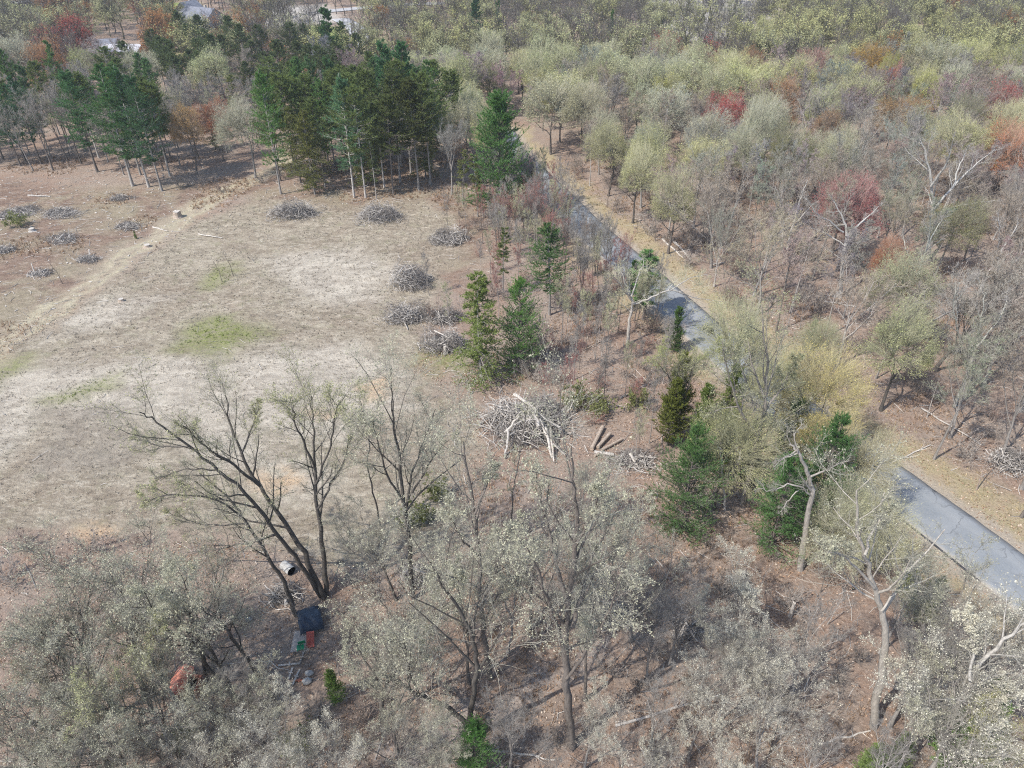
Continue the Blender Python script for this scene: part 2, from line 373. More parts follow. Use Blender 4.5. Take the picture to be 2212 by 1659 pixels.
# ------------------------------------------------------------------ scene bookkeeping
def obj(name, me, parent=None, **p):
    o = bpy.data.objects.new(name, me); COL.objects.link(o); o.parent = parent
    for k, v in p.items(): o[k] = v
    return o
def c4(c): return (*c, 1.0)
TREES = []                                            # (root, kind phrase) for the labels written at the end
def place_tree(name, meshes, loc, rot, sc, bark, leafc, cat='tree', label=None, group=None, desc=None):
    r = bpy.data.objects.new(name, None); COL.objects.link(r); r.empty_display_size = .5
    r.location = loc; r.rotation_euler = (0, 0, rot)
    r.scale = (sc, sc, sc) if np.isscalar(sc) else sc
    t = obj('trunk', meshes[0], r); t.color = c4(bark)
    c = obj('crown', meshes[1], r); c.color = c4(leafc)
    r['category'] = cat
    if group: r['group'] = group
    if label: r['label'] = label
    else: TREES.append((r, desc))
    return r
def single(name, me, loc, rot, sc, color, cat, label=None, group=None, desc=None):
    o = obj(name, me); o.location = loc; o.rotation_euler = (0, 0, rot); o.scale = (sc, sc, sc) if np.isscalar(sc) else sc
    o.color = c4(color); o['category'] = cat
    if group: o['group'] = group
    if label: o['label'] = label
    else: TREES.append((o, desc))
    return o
R_ = random.Random(5)
# ------------------------------------------------------------------ ground, road, far roads, lawns
FIELD = gpoly([(-700, 1230), (-300, 960), (0, 775), (120, 690), (250, 605), (330, 548), (420, 480), (560, 425), (760, 440), (930, 430), (985, 480), (965, 560),
               (930, 700), (900, 800), (1000, 860), (1040, 960), (960, 1060), (1000, 1180), (860, 1220), (640, 1200), (430, 1170), (220, 1150), (0, 1170), (-700, 1500)])
PALE = [gpoly(p) for p in ([(-300, 900), (30, 800), (200, 780), (500, 775), (760, 745), (880, 800), (900, 900), (740, 930), (500, 940), (300, 900), (120, 880), (20, 960), (-200, 1050)],
        [(330, 900), (520, 900), (620, 1000), (420, 990)], [(560, 1000), (660, 990), (680, 1080), (600, 1090)], [(90, 690), (240, 640), (360, 640), (300, 680), (130, 730)],
        [(560, 560), (760, 530), (860, 590), (800, 660), (640, 640)])]
GREEN = [gpoly(p) for p in ([(370, 758), (400, 715), (470, 682), (540, 700), (580, 725), (500, 765), (430, 770)], [(445, 625), (465, 570), (505, 570), (500, 610)],
         [(-60, 830), (0, 780), (70, 760), (30, 800), (-40, 860)], [(900, 760), (970, 735), (1000, 800), (930, 810)], [(100, 860), (240, 810), (230, 840), (120, 880)])]
ORANGE = [gpoly(p) for p in ([(775, 850), (830, 820), (860, 850), (800, 870)], [(560, 1030), (610, 1010), (620, 1040), (580, 1060)], [(690, 880), (720, 870), (725, 895)],
          [(180, 1150), (240, 1135), (250, 1160), (190, 1170)])]
DARKW = [gpoly(p) for p in ([(120, 880), (290, 860), (300, 960), (200, 1040), (60, 1030), (90, 950)],)]
TRACK = [tuple(at(x, y)[:2]) for x, y in [(-250, 930), (0, 745), (130, 655), (250, 572), (400, 470), (480, 418), (560, 385), (620, 352), (650, 300)]]
SLASH = gpoly([(-500, 1000), (0, 740), (240, 560), (400, 450), (560, 385), (640, 405), (1000, 410), (1060, 480), (1010, 640), (960, 600), (940, 440), (760, 450), (600, 440), (470, 395), (200, 405), (0, 385), (-500, 395)])
FPATH = [tuple(at(x, y)[:2]) for x, y in [(700, 1800), (930, 1610), (1090, 1510), (1230, 1450), (1330, 1380)]]
VERGE_R = gpoly([(1100, 345), (1150, 325), (1190, 345), (1240, 395), (1310, 445), (1400, 505), (1480, 570), (1600, 660), (1700, 750), (1900, 920), (2080, 1010), (2300, 1110), (2300, 1260), (1885, 990), (1480, 690), (1300, 525), (1200, 430)])
LAWN = [gpoly(p) for p in ([(300, 5), (420, 5), (470, 48), (330, 40)], [(640, 50), (740, 60), (790, 130), (740, 120), (620, 80)], [(-60, 6), (200, 6), (150, 18), (-60, 20)], [(770, 75), (830, 85), (820, 100), (780, 92)])]
MARSH = [gpoly([(1385, -12), (1680, -12), (1690, 30), (1600, 84), (1480, 90), (1395, 60)]), gpoly([(560, 15), (700, 8), (740, 45), (600, 62), (480, 60)])]
ROAD_L = [tuple(np.array(a)[:2]) for a in road_c]
def warp(x, y, a=2.5, s=.25): return x + a*(fbm(x*s, y*s, 91)-.5)*2, y + a*(fbm(x*s, y*s, 77)-.5)*2
def gz(x, y):
    x = np.asarray(x, float); y = np.asarray(y, float)
    far = sm(4, 9, pline(x, y, ROAD_L))
    return far*(.55*(fbm(x*.06, y*.06, 3, 3)-.5) + .22*(fbm(x*.5, y*.5, 4, 3)-.5))
def gz1(x, y): return float(gz(np.array([x]), np.array([y]))[0])
def build_ground():
    xs = np.concatenate([[-1200, -600, -420], np.arange(-300, -110, 3), np.arange(-110, 110, .55), np.arange(110, 300, 3), [420, 600, 1200]])
    ys = np.concatenate([[-1200, -500, -100, -30, 0], np.arange(6, 95, .5), np.arange(95, 170, .8), np.arange(170, 420, 2.5), [450, 520, 700, 1200]])
    X, Y = np.meshgrid(xs, ys); x, y = X.ravel(), Y.ravel()
    z = np.where((np.abs(x) < 290) & (y > 6) & (y < 420), gz(x, y), 0)
    ny, nx = X.shape; i = np.arange(nx*ny).reshape(ny, nx)
    q = np.stack([i[:-1, :-1], i[:-1, 1:], i[1:, 1:], i[1:, :-1]], -1).reshape(-1, 4)
    wx, wy = warp(x, y)
    w2x, w2y = warp(wx, wy, 1.0, 1.3)
    field = sm(-1.5, 1.5, sdist(w2x, w2y, FIELD))
    pale = np.max([sm(-2.5, 2.5, sdist(w2x, w2y, p)) for p in PALE], 0)
    green = np.max([sm(-2.2, 2.5, sdist(w2x, w2y, p)) for p in GREEN], 0)
    orange = np.max([sm(-1.2, .8, sdist(w2x, w2y, p)) for p in ORANGE], 0)
    darkw = np.max([sm(-2, 2, sdist(w2x, w2y, p)) for p in DARKW], 0)
    lawn = np.max([sm(-2, 2, sdist(wx, wy, p)) for p in LAWN], 0)
    marsh = np.max([sm(-5, 5, sdist(wx, wy, p)) for p in MARSH], 0)
    rd = pline(w2x, w2y, ROAD_L)
    vpoly = sm(-1, 1.5, sdist(w2x, w2y, VERGE_R))
    verge = 1-sm(4.6, 7.2, rd + 1.3*(fbm(x*.3, y*.3, 8)-.5)*2)
    verge = np.maximum(verge, vpoly)
    gravel = 1-sm(3.6, 4.4, pline(x, y, ROAD_L)+ .5*(fbm(x*1.5, y*1.5, 9)-.5)*2)
    td = pline(w2x, w2y, TRACK); track = np.maximum(.5*(1-sm(1.5, 3.2, td)), 1-sm(.3, .85, np.abs(td-1.05)))
    path = 1-sm(.7, 1.7, pline(w2x, w2y, FPATH))
    slash = sm(-3, 4, sdist(wx, wy, SLASH))
    g = Geo(); g.add(np.stack([x, y, z], 1), q)
    me = g.mesh('ground', [ground_mat()], True)
    for nm, arr in (('mask_a', (field, pale, green)), ('mask_b', (orange, verge, gravel)), ('mask_c', (track, lawn, marsh)), ('mask_d', (path, darkw, slash))):
        a = me.color_attributes.new(nm, 'FLOAT_COLOR', 'POINT')
        a.data.foreach_set('color', np.stack([*arr, np.ones_like(x)], 1).astype(np.float32).ravel())
    o = obj('ground', me, kind='structure')
def ground_mat():
    m, nt, b = newmat('forest floor and dry field')
    tc = N(nt, 'ShaderNodeTexCoord').outputs['Object']
    def sep(n):
        s = N(nt, 'ShaderNodeSeparateColor'); nt.links.new(attr(nt, n).outputs['Color'], s.inputs[0]); return s.outputs
    A, B, C, D = sep('mask_a'), sep('mask_b'), sep('mask_c'), sep('mask_d')
    n_big = noise(nt, .10, 5, .62, tc, dist=.8); n_mid = noise(nt, .45, 5, .7, tc); n_fine = noise(nt, 3.2, 6, .78, tc); n_vf = noise(nt, 9, 4, .8, tc)
    n_st = noise(nt, .42, 7, .74, tc, stretch=((.6, 1.25, 1), (0, 0, radians(-40))), dist=1.2)
    n_st2 = noise(nt, 1.5, 7, .78, tc, stretch=((.65, 1.2, 1), (0, 0, radians(-40))), dist=1.0)
    # leaf litter
    lit = mixc(nt, rng_(nt, n_mid, .35, .65, 0, 1), (.34, .235, .175), (.29, .23, .19))
    lit = mixc(nt, rng_(nt, n_big, .42, .6, 0, .8), lit, (.34, .28, .23))
    lit = mixc(nt, rng_(nt, n_fine, .54, .7, 0, .85), lit, (.60, .48, .38))
    lit = mixc(nt, rng_(nt, n_fine, .46, .3, 0, .85), lit, (.10, .065, .045))
    lit = mixc(nt, rng_(nt, n_vf, .6, .75, 0, .5), lit, (.45, .40, .35))
    # dry field straw
    st = mixc(nt, rng_(nt, n_st, .36, .64, 0, 1), (.255, .215, .16), (.425, .37, .285))
    st = mixc(nt, rng_(nt, n_big, .45, .6, 0, .6), st, (.25, .195, .145))
    st = mixc(nt, rng_(nt, n_mid, .53, .68, 0, .45), st, (.26, .26, .15))
    st = mixc(nt, rng_(nt, n_st2, .5, .68, 0, .75), st, (.56, .505, .41))
    st = mixc(nt, rng_(nt, n_st2, .5, .34, 0, .6), st, (.17, .145, .12))
    pl = mixc(nt, rng_(nt, n_st, .36, .6, 0, 1), (.36, .32, .265), (.58, .525, .435))
    st = mixc(nt, mth(nt, 'MULTIPLY', A[1], rng_(nt, n_st2, .3, .62, .35, 1)), st, pl)
    st = mixc(nt, mth(nt, 'MULTIPLY', D[1], rng_(nt, n_mid, .3, .6, .0, .6)), st, (.27, .235, .20))
    st = mixc(nt, rng_(nt, n_vf, .6, .72, 0, .4), st, (.55, .52, .46))
    sl = mixc(nt, rng_(nt, n_st, .38, .6, 0, 1), (.14, .092, .07), (.28, .20, .15))
    sl = mixc(nt, rng_(nt, n_big, .42, .6, 0, .7), sl, (.33, .30, .20))
    sl = mixc(nt, rng_(nt, n_st2, .52, .7, 0, .8), sl, (.55, .47, .39))
    sl = mixc(nt, rng_(nt, n_st2, .48, .34, 0, .7), sl, (.14, .105, .085))
    lit = mixc(nt, mth(nt, 'MULTIPLY', D[2], .8), lit, sl)
    c = mixc(nt, A[0], lit, st)
    tr = mixc(nt, rng_(nt, n_st2, .35, .6, 0, 1), (.36, .32, .22), (.52, .465, .34))
    c = mixc(nt, mth(nt, 'MULTIPLY', C[0], rng_(nt, n_mid, .3, .6, .65, 1)), c, tr)
    gr = mixc(nt, rng_(nt, n_fine, .35, .65, 0, 1), (.16, .185, .06), (.30, .31, .13))
    gm = mth(nt, 'MULTIPLY', A[2], rng_(nt, n_st2, .38, .56, .2, 1))
    c = mixc(nt, gm, c, gr)
    c = mixc(nt, mth(nt, 'MULTIPLY', B[0], rng_(nt, n_fine, .3, .6, .2, 1)), c, (.58, .42, .27))
    vg = mixc(nt, rng_(nt, n_mid, .35, .6, 0, 1), (.40, .32, .22), (.33, .29, .17))
    vg = mixc(nt, rng_(nt, n_fine, .38, .65, 0, .8), vg, (.50, .40, .27))
    c = mixc(nt, mth(nt, 'MULTIPLY', B[1], rng_(nt, n_mid, .2, .5, .5, 1)), c, vg)
    c = mixc(nt, B[2], c, mixc(nt, rng_(nt, n_fine, .35, .65, 0, 1), (.36, .31, .25), (.48, .41, .32)))
    c = mixc(nt, mth(nt, 'MULTIPLY', D[0], rng_(nt, n_mid, .3, .6, .1, .8)), c, mixc(nt, rng_(nt, n_fine, .4, .6, 0, 1), (.33, .28, .24), (.44, .39, .35)))
    c = mixc(nt, C[1], c, mixc(nt, rng_(nt, n_mid, .35, .65, 0, 1), (.20, .27, .07), (.33, .34, .15)))
    c = mixc(nt, C[2], c, mixc(nt, rng_(nt, n_mid, .35, .65, 0, 1), (.40, .38, .36), (.52, .48, .42)))
    nt.links.new(c, b.inputs['Base Color'])
    bp = N(nt, 'ShaderNodeBump'); bp.inputs['Strength'].default_value = .9; bp.inputs['Distance'].default_value = .25
    nt.links.new(n_fine, bp.inputs['Height']); nt.links.new(bp.outputs[0], b.inputs['Normal'])
    b.inputs['Roughness'].default_value = 1; b.inputs['Specular IOR Level'].default_value = 0
    return m
build_ground()
def strip(name, line, width, z, mat, **p):
    P = np.array([np.array(a)[:2] for a in line]); T = nrm(np.gradient(P, axis=0)); nn = np.stack([T[:, 1], -T[:, 0]], 1)
    us = np.linspace(-1, 1, 9); V = []; UV = []
    for k, u in enumerate(us):
        e = np.zeros(len(P)) if abs(u) < .99 else .16*(fbm(np.arange(len(P))*1.3, np.full(len(P), 3.)+u, 5)-.5)
        Q = P + nn*((u*width/2 + e)[:, None] if np.ndim(e) else u*width/2)
        V.append(np.c_[Q, np.full(len(P), z + .05*(1-u*u))])
    n = len(P); V = np.array(V); V = np.concatenate([V, V[-1:] - [0, 0, .12], V[:1] - [0, 0, .12]])
    order = [10] + list(range(9)) + [9]; V = V[order]
    i = np.arange(11*n).reshape(11, n); q = np.stack([i[:-1, :-1], i[:-1, 1:], i[1:, 1:], i[1:, :-1]], -1).reshape(-1, 4)[:, ::-1]
    g = Geo(); g.add(V.reshape(-1, 3), q); me = g.mesh(name, [mat], True)
    uu = np.repeat(np.array([-1.02] + list(us) + [1.02]), n); L = np.concatenate([[0], np.cumsum(np.linalg.norm(np.diff(P, axis=0), axis=1))])
    a = me.color_attributes.new('across', 'FLOAT_COLOR', 'POINT')
    a.data.foreach_set('color', np.stack([uu*.5+.5, np.tile(L, 11)/100, uu*0, uu*0+1], 1).astype(np.float32).ravel())
    return obj(name, me, **p)
def road_mat():
    m, nt, b = newmat('weathered asphalt'); s = N(nt, 'ShaderNodeSeparateColor'); nt.links.new(attr(nt, 'across').outputs['Color'], s.inputs[0])
    x = s.outputs[0]
    n1 = noise(nt, .35, 4, .6); n2 = noise(nt, 8, 6, .8); n3 = noise(nt, 1.2, 5, .65)
    c = mixc(nt, rng_(nt, n1, .35, .65, 0, 1), (.19, .21, .228), (.25, .265, .28))
    c = mixc(nt, rng_(nt, n2, .35, .7, 0, .5), c, (.34, .35, .355))
    tr = N(nt, 'ShaderNodeMath', operation='ABSOLUTE'); nt.links.new(mth(nt, 'SUBTRACT', mth(nt, 'ABSOLUTE', mth(nt, 'SUBTRACT', x, .5), 0), .24), tr.inputs[0])
    c = mixc(nt, rng_(nt, tr.outputs[0], .0, .12, .35, 0), c, (.32, .33, .33))
    edge = mth(nt, 'ADD', mth(nt, 'ABSOLUTE', mth(nt, 'SUBTRACT', x, .5), 0), mth(nt, 'MULTIPLY', mth(nt, 'SUBTRACT', n3, .5), .12))
    c = mixc(nt, rng_(nt, edge, .42, .50, 0, .95), c, (.34, .31, .27))
    vo = N(nt, 'ShaderNodeTexVoronoi', feature='DISTANCE_TO_EDGE'); vo.inputs['Scale'].default_value = .42; wv = N(nt, 'ShaderNodeTexCoord').outputs['Object']
    wn = N(nt, 'ShaderNodeTexNoise'); wn.inputs['Scale'].default_value = .8; wn.inputs['Detail'].default_value = 4; nt.links.new(wv, wn.inputs['Vector'])
    vm = N(nt, 'ShaderNodeVectorMath', operation='MULTIPLY_ADD'); nt.links.new(wn.outputs['Color'], vm.inputs[0]); vm.inputs[1].default_value = (2.2, 2.2, 0); nt.links.new(wv, vm.inputs[2]); nt.links.new(vm.outputs[0], vo.inputs['Vector'])
    crack = mth(nt, 'MULTIPLY', rng_(nt, vo.outputs['Distance'], 0, .035, 1, 0), rng_(nt, n1, .42, .6, 0, .7))
    c = mixc(nt, crack, c, (.07, .07, .075))
    c = mixc(nt, rng_(nt, noise(nt, .9, 6, .8), .60, .72, 0, .55), c, (.36, .30, .24))
    nt.links.new(c, b.inputs['Base Color']); b.inputs['Roughness'].default_value = .85
    bp = N(nt, 'ShaderNodeBump'); bp.inputs['Strength'].default_value = .3; bp.inputs['Distance'].default_value = .02
    nt.links.new(n2, bp.inputs['Height']); nt.links.new(bp.outputs[0], b.inputs['Normal']); return m
M['road'] = road_mat()
strip('road', road_c, ROADW, .04, M['road'], kind='structure')
EDGE_C = [np.array(p) for p in road_c]
# narrow dark seam along the near road edge
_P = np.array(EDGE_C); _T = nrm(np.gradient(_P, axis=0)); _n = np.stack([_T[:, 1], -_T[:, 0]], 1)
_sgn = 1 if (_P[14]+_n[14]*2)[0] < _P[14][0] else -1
M['edge_line'] = flat('dark crumbled road edge', (.055, .055, .06), var=.5, scale=3)
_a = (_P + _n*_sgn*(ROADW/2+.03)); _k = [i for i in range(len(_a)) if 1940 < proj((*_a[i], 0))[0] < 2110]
strip('road_edge_line', [tuple(p) for p in _a[_k[0]-1:_k[-1]+2]], .22, .03, M['edge_line'], kind='structure')
FARROADS = [[(700, 150), (745, 112), (775, 88), (768, 62), (735, 42)], [(-200, 12), (60, 5), (140, 1), (260, -8)], [(700, 26), (860, 12), (960, 8)]]
M['road2'] = flat('pale worn asphalt', (.42, .42, .43), var=.12, scale=.5)
for L in FARROADS:
    strip('far_road', smooth_line([tuple(at(x, y)[:2]) for x, y in L], 8), 6.5, .3, M['road2'], kind='structure')
FARR_W = [[tuple(at(x, y)[:2]) for x, y in L] for L in FARROADS]
def build_haze():
    m = bpy.data.materials.new('thin air haze'); m.use_nodes = True; nt = m.node_tree; nt.nodes.clear()
    o = nt.nodes.new('ShaderNodeOutputMaterial'); v = nt.nodes.new('ShaderNodeVolumePrincipled'); v.inputs['Color'].default_value = (.86, .92, 1, 1)
    v.inputs['Density'].default_value = HAZE; v.inputs['Anisotropy'].default_value = .2; nt.links.new(v.outputs[0], o.inputs['Volume'])
    g = Geo(); a, z0, z1 = 1300, -3, 60
    V = [(-a, -a, z0), (a, -a, z0), (a, a, z0), (-a, a, z0), (-a, -a, z1), (a, -a, z1), (a, a, z1), (-a, a, z1)]
    g.add(V, [(0, 3, 2, 1), (4, 5, 6, 7), (0, 1, 5, 4), (1, 2, 6, 5), (2, 3, 7, 6), (3, 0, 4, 7)]); obj('haze', g.mesh('haze', [m]), kind='stuff')
HAZE = .00026
build_haze()
# ------------------------------------------------------------------ tree kinds (meshes shared by the copies)
SAGE, YG, GOLD, GREY = (.46, .46, .26), (.50, .49, .24), (.60, .51, .20), (.29, .27, .25)
PSAGE, WHITE = (.52, .51, .38), (.68, .65, .53)
RED, ORANGE_, OLIVE, GREEN_ = (.38, .12, .10), (.42, .22, .10), (.24, .24, .11), (.20, .28, .09)
B_DARK, B_MID, B_GREY, B_PALE, B_WHITE = (.10, .09, .08), (.16, .14, .125), (.27, .25, .23), (.40, .37, .34), (.58, .55, .51)
WP, WPD, RP, SPR = (.155, .265, .085), (.135, .225, .09), (.17, .215, .075), (.21, .23, .08)
P = {}
for i in range(3): P['oak0', i] = deciduous(100+i, 15, 'oak', 0, 1.0)
for i in range(2): P['vase0', i] = deciduous(110+i, 15, 'vase', 0, 1.0)
for i in range(2): P['bare0', i] = deciduous(115+i, 14, 'vase', 0, .12)
for i in range(3): P['domen', i] = dome(126+i, 15, 9.5+i*.5, 0, .50+.15*i, .42)
for i in range(6): P['oak1', i] = dome(120+i, 15, 8.5+i*.5, 1, .6+.14*i)
for i in range(3): P['bareoak1', i] = deciduous(130+i, 14, 'oak', 1, .1)
for i in range(4): P['bare1', i] = deciduous(135+i, 15, 'vase', 1, .08)
for i in range(3): P['slim1', i] = deciduous(140+i, 16, 'slender', 1, .12)
for i in range(3): P['dead1', i] = deciduous(145+i, 14, 'dead', 1, .0)
for i in range(6): P['oak2', i] = dome(150+i, 15, 9+i*.5, 2, .7+.12*i)
for i in range(4): P['bare2', i] = deciduous(160+i, 15, 'vase', 2, .25)
for i in range(3): P['vase2', i] = dome(165+i, 15, 8.5, 2, .7, .35)
for i in range(3): P['wp0', i] = conifer(200+i, 12, 3.3, .04, 1.9, 7, 'bushy', lod=0, needle=(.19, .035), up0=10)
for i in range(4): P['wp1', i] = conifer(210+i, 20, 4.3, .25, 1.25, 6, 'cone', lod=1, needle=(.27, .06), up0=0, stubs=10, sparse=.2)
P['wpb', 0] = conifer(219, 19, 5.0, .10, 1.5, 8, 'bushy', lod=1, dens=1.3, needle=(.27, .06), up0=8)
for i in range(4): P['rp1', i] = conifer(220+i, 18, 3.3, .45, 1.5, 7, 'dome', lod=1, dens=1.2, needle=(.24, .07), up0=0, stubs=22)
for i in range(3): P['spr1', i] = conifer(230+i, 13, 3.0, .10, 2.1, 7, 'narrow', droop=.06, lod=1, dens=.8, needle=(.2, .05), up0=-12, stubs=4, sparse=.25)
for i in range(2): P['thin1', i] = conifer(236+i, 12, 1.1, .3, 1.4, 4, 'narrow', droop=.03, lod=1, dens=.6, needle=(.2, .06), up0=-5, stubs=14, r0=.009)
for i in range(3): P['rp2', i] = conifer(240+i, 18, 3.6, .38, 1.3, 7, 'dome', lod=2, dens=1.2, needle=(.24, .08), up0=0)
for i in range(3): P['wp2', i] = conifer(245+i, 19, 4.3, .18, 1.2, 6, 'cone', lod=2, dens=1.2, needle=(.26, .08), up0=0)
for i in range(2): P['cedar', i] = conifer(250+i, 9, 1.9, .03, 2.4, 7, 'narrow', droop=-.02, lod=1, dens=1.0, needle=(.15, .05), up0=25)
SAP = [sapling_mesh(300+i, 6, .0) for i in range(4)] + [sapling_mesh(304+i, 5, 1.0, 2) for i in range(3)]
SHR = [shrub_mesh(320+i, 2.2, 1.6, .12) for i in range(3)] + [shrub_mesh(323+i, 2.0, 1.8, 1.2) for i in range(3)]
NH = {'oak0': 15, 'vase0': 15, 'bare0': 14, 'oak1': 15, 'bareoak1': 14, 'bare1': 15, 'slim1': 16, 'dead1': 14, 'oak2': 15, 'bare2': 15, 'vase2': 15}
def nvar(k): return sum(1 for a in P if a[0] == k)
def mesh_h(me):
    a = np.empty(len(me.vertices)*3, np.float32); me.vertices.foreach_get('co', a); return float(np.percentile(a[2::3], 99.8))
HH = {k: mesh_h(m[1]) for k, m in P.items()}
OCC = []                                             # bases already taken (x, y, radius)
def put(kind, x, y, h, bark, leafc, name, cat, desc=None, label=None, group=None, var=None, rot=None, wide=1.0, rad=2.2):
    v = R_.randrange(nvar(kind)) if var is None else var
    s = h/HH[kind, v]; OCC.append((x, y, rad))
    j = R_.uniform(.88, 1.12)
    return place_tree(name, P[kind, v], (x, y, gz1(x, y)-.08), R_.uniform(0, 6.28) if rot is None else rot, (s*wide, s*wide, s),
                      tuple(c*j for c in bark), tuple(min(1, c*j) for c in leafc), cat, label, group, desc)
def top(px, py, h): p = at(px, py, h); return p[0], p[1]
def bot(px, py): p = at(px, py, 0); return p[0], p[1]
def hgt(px, py, tpy):                                # height of something based at (px,py) whose top shows at row tpy
    b = at(px, py, 0); d = ray(px, tpy); return H + d[2]/d[1]*b[1]

# ------------------------------------------------------------------ trees drawn stem by stem
def custom(name, label, stems, bark, leafc, leafy=1.0, lod=0, off=None, n2=11, l2=.3, t2=.28, up=.12, a2=(25, 60), ls=1, cat='tree', group=None, seed=1, l3=.45, extra=None):
    rg = np.random.default_rng(seed); b = at(*stems[0][0][0], 0); out = []
    for i, (pts, r0, r1) in enumerate(stems):
        o = 0 if not off else off[i]; W3 = []
        for k, (x, y) in enumerate(pts): W3.append(at_depth(x, y, b[1] + o*k/(len(pts)-1)))
        if i == 0: W3[0] = b
        Q = np.array(smooth_line(W3, 4)) - b; Q[1:-1] += rg.normal(0, .05, Q[1:-1].shape)
        out.append((Q[None], np.linspace(r0, r1, len(Q))[None]))
    st = []
    for q, r in out: st.append((q, r))
    tm, cm = finish_tree(rg, st, lod, dict(n2=n2, l2=l2, t2=t2, up=up, a2=a2, ls=ls, l3=l3), name, leafy)
    OCC.append((b[0], b[1], 3))
    return place_tree(name, (tm, cm), (b[0], b[1], gz1(b[0], b[1])-.05), 0, 1, bark, leafc, cat, label, group)
custom('leaning_oak', 'dark leaning twin stemmed oak, budding, at the near edge of the dry field', [
    ([(700, 1290), (655, 1190), (612, 1125), (560, 1045), (520, 975), (495, 900), (488, 855)], .22, .03),
    ([(692, 1285), (648, 1215), (598, 1150), (545, 1080), (470, 1010), (405, 960), (335, 905), (300, 885)], .185, .03),
    ([(560, 1045), (505, 1000), (440, 960), (395, 915)], .11, .03), ([(598, 1150), (540, 1168), (470, 1182), (400, 1190)], .1, .025),
    ([(520, 975), (545, 920), (560, 870)], .07, .02), ([(470, 1010), (400, 1010), (330, 1030)], .06, .02), ([(405, 960), (345, 960), (300, 945)], .05, .02)],
    B_DARK, SAGE, .75, off=[2.5, -2.5, -3, 3, 2, -1, 2], seed=3, n2=11, l2=.27, up=.15)
custom('slanting_oak', 'slim dark slanting oak just left of the leaning twin stemmed oak', [
    ([(640, 1330), (612, 1255), (572, 1190), (535, 1130), (500, 1080), (430, 1020)], .17, .04), ([(535, 1130), (470, 1080), (380, 1065), (310, 1080)], .08, .02), ([(535, 1130), (440, 1130), (370, 1110)], .06, .02)],
    B_DARK, SAGE, .55, off=[1.5, -2, 2], seed=5, n2=9, l2=.26)
custom('upright_oak', 'straight dark oak with rounded open crown beside the leaning twin stemmed oak', [
    ([(704, 1285), (697, 1190), (686, 1095), (680, 1010), (676, 930), (672, 850)], .2, .03), ([(686, 1095), (715, 1040), (742, 990), (760, 930)], .09, .02),
    ([(680, 1010), (655, 950), (638, 900), (630, 860)], .09, .02), ([(682, 1040), (712, 960), (722, 900), (735, 860)], .08, .02)],
    B_DARK, SAGE, .7, off=[.5, 2.5, -2, -2], seed=6, n2=10, l2=.3, up=.25)
custom('budding_oak', 'sage budding oak with several rising stems at the near field corner', [
    ([(893, 1290), (884, 1180), (872, 1080), (862, 990), (850, 900), (842, 830)], .2, .03), ([(884, 1180), (878, 1100), (890, 1020), (915, 950), (940, 880)], .12, .025),
    ([(872, 1080), (835, 1020), (815, 950), (805, 900)], .09, .02), ([(890, 1060), (925, 1000), (965, 950)], .08, .02)],
    B_DARK, PSAGE, 1.25, off=[.5, 2, -2.5, -1], seed=8, n2=11, l2=.3, up=.2)
custom('crooked_sapling_tree', 'thin crooked dark stem between the upright oak and the sage budding oak', [
    ([(822, 1135), (806, 1060), (793, 1000), (798, 950), (785, 890), (775, 850)], .08, .02)], B_DARK, SAGE, .15, seed=9, n2=9, l2=.2)
custom('budding_tree', 'tall straight budding tree, trunk forked low, left of the forked oak', [
    ([(1060, 1465), (1046, 1370), (1040, 1300), (1034, 1200), (1024, 1100), (1008, 1010), (1000, 950)], .2, .03), ([(1040, 1305), (1062, 1250), (1080, 1200), (1100, 1130)], .12, .03),
    ([(1024, 1110), (1050, 1050), (1066, 1000)], .07, .02), ([(1034, 1200), (990, 1150), (970, 1100)], .07, .02)],
    B_MID, PSAGE, 1.1, off=[.5, -2, 1.5, -2], seed=11, n2=11, l2=.27)
custom('forked_oak', 'tallest near oak, forked dark trunk rising from the brown leaf litter', [
    ([(1236, 1612), (1226, 1500), (1222, 1400), (1228, 1290), (1240, 1200), (1245, 1110), (1240, 1030), (1235, 960)], .27, .03), ([(1228, 1300), (1205, 1235), (1190, 1160), (1170, 1080), (1160, 1020)], .15, .03),
    ([(1224, 1420), (1196, 1330), (1170, 1250), (1140, 1180)], .13, .03), ([(1238, 1350), (1262, 1260), (1290, 1180), (1330, 1100)], .12, .025), ([(1222, 1465), (1270, 1400), (1310, 1330), (1340, 1250)], .11, .025),
    ([(1242, 1180), (1280, 1110), (1300, 1040)], .08, .02)],
    B_MID, PSAGE, 1.5, off=[.5, 2, -3, 2.5, -3, -2], seed=12, n2=10, l2=.27, up=.2)
custom('curved_oak', 'dark oak splitting at the ground into two curved stems above the small pine', [
    ([(1008, 1600), (1018, 1530), (1030, 1450), (1024, 1390), (1000, 1330), (960, 1265), (930, 1210)], .2, .04), ([(1006, 1560), (960, 1520), (905, 1498), (860, 1470), (800, 1440), (760, 1380)], .17, .04),
    ([(1024, 1390), (960, 1370), (900, 1340)], .07, .02), ([(905, 1498), (880, 1430), (870, 1370)], .08, .02), ([(1000, 1330), (990, 1270), (985, 1220)], .06, .02)],
    B_DARK, PSAGE, 1.35, off=[-1, 2, 2, -1.5, 1.5], seed=14, n2=10, l2=.33, up=.22)
custom('thin_snag', 'slender wavy dark snag just below the largest brush pile', [([(1107, 1195), (1104, 1130), (1108, 1060), (1118, 1000), (1130, 920), (1140, 870)], .085, .03)], B_MID, SAGE, .0, seed=15, n2=6, l2=.1, lod=1)
custom('young_budding_tree', 'young pale stemmed tree between the straight budding tree and the forked oak', [([(1098, 1410), (1106, 1345), (1092, 1300), (1082, 1250), (1076, 1190)], .09, .03), ([(1106, 1345), (1112, 1290), (1118, 1230)], .07, .02)], B_GREY, PSAGE, .4, seed=16, n2=8, l2=.25)
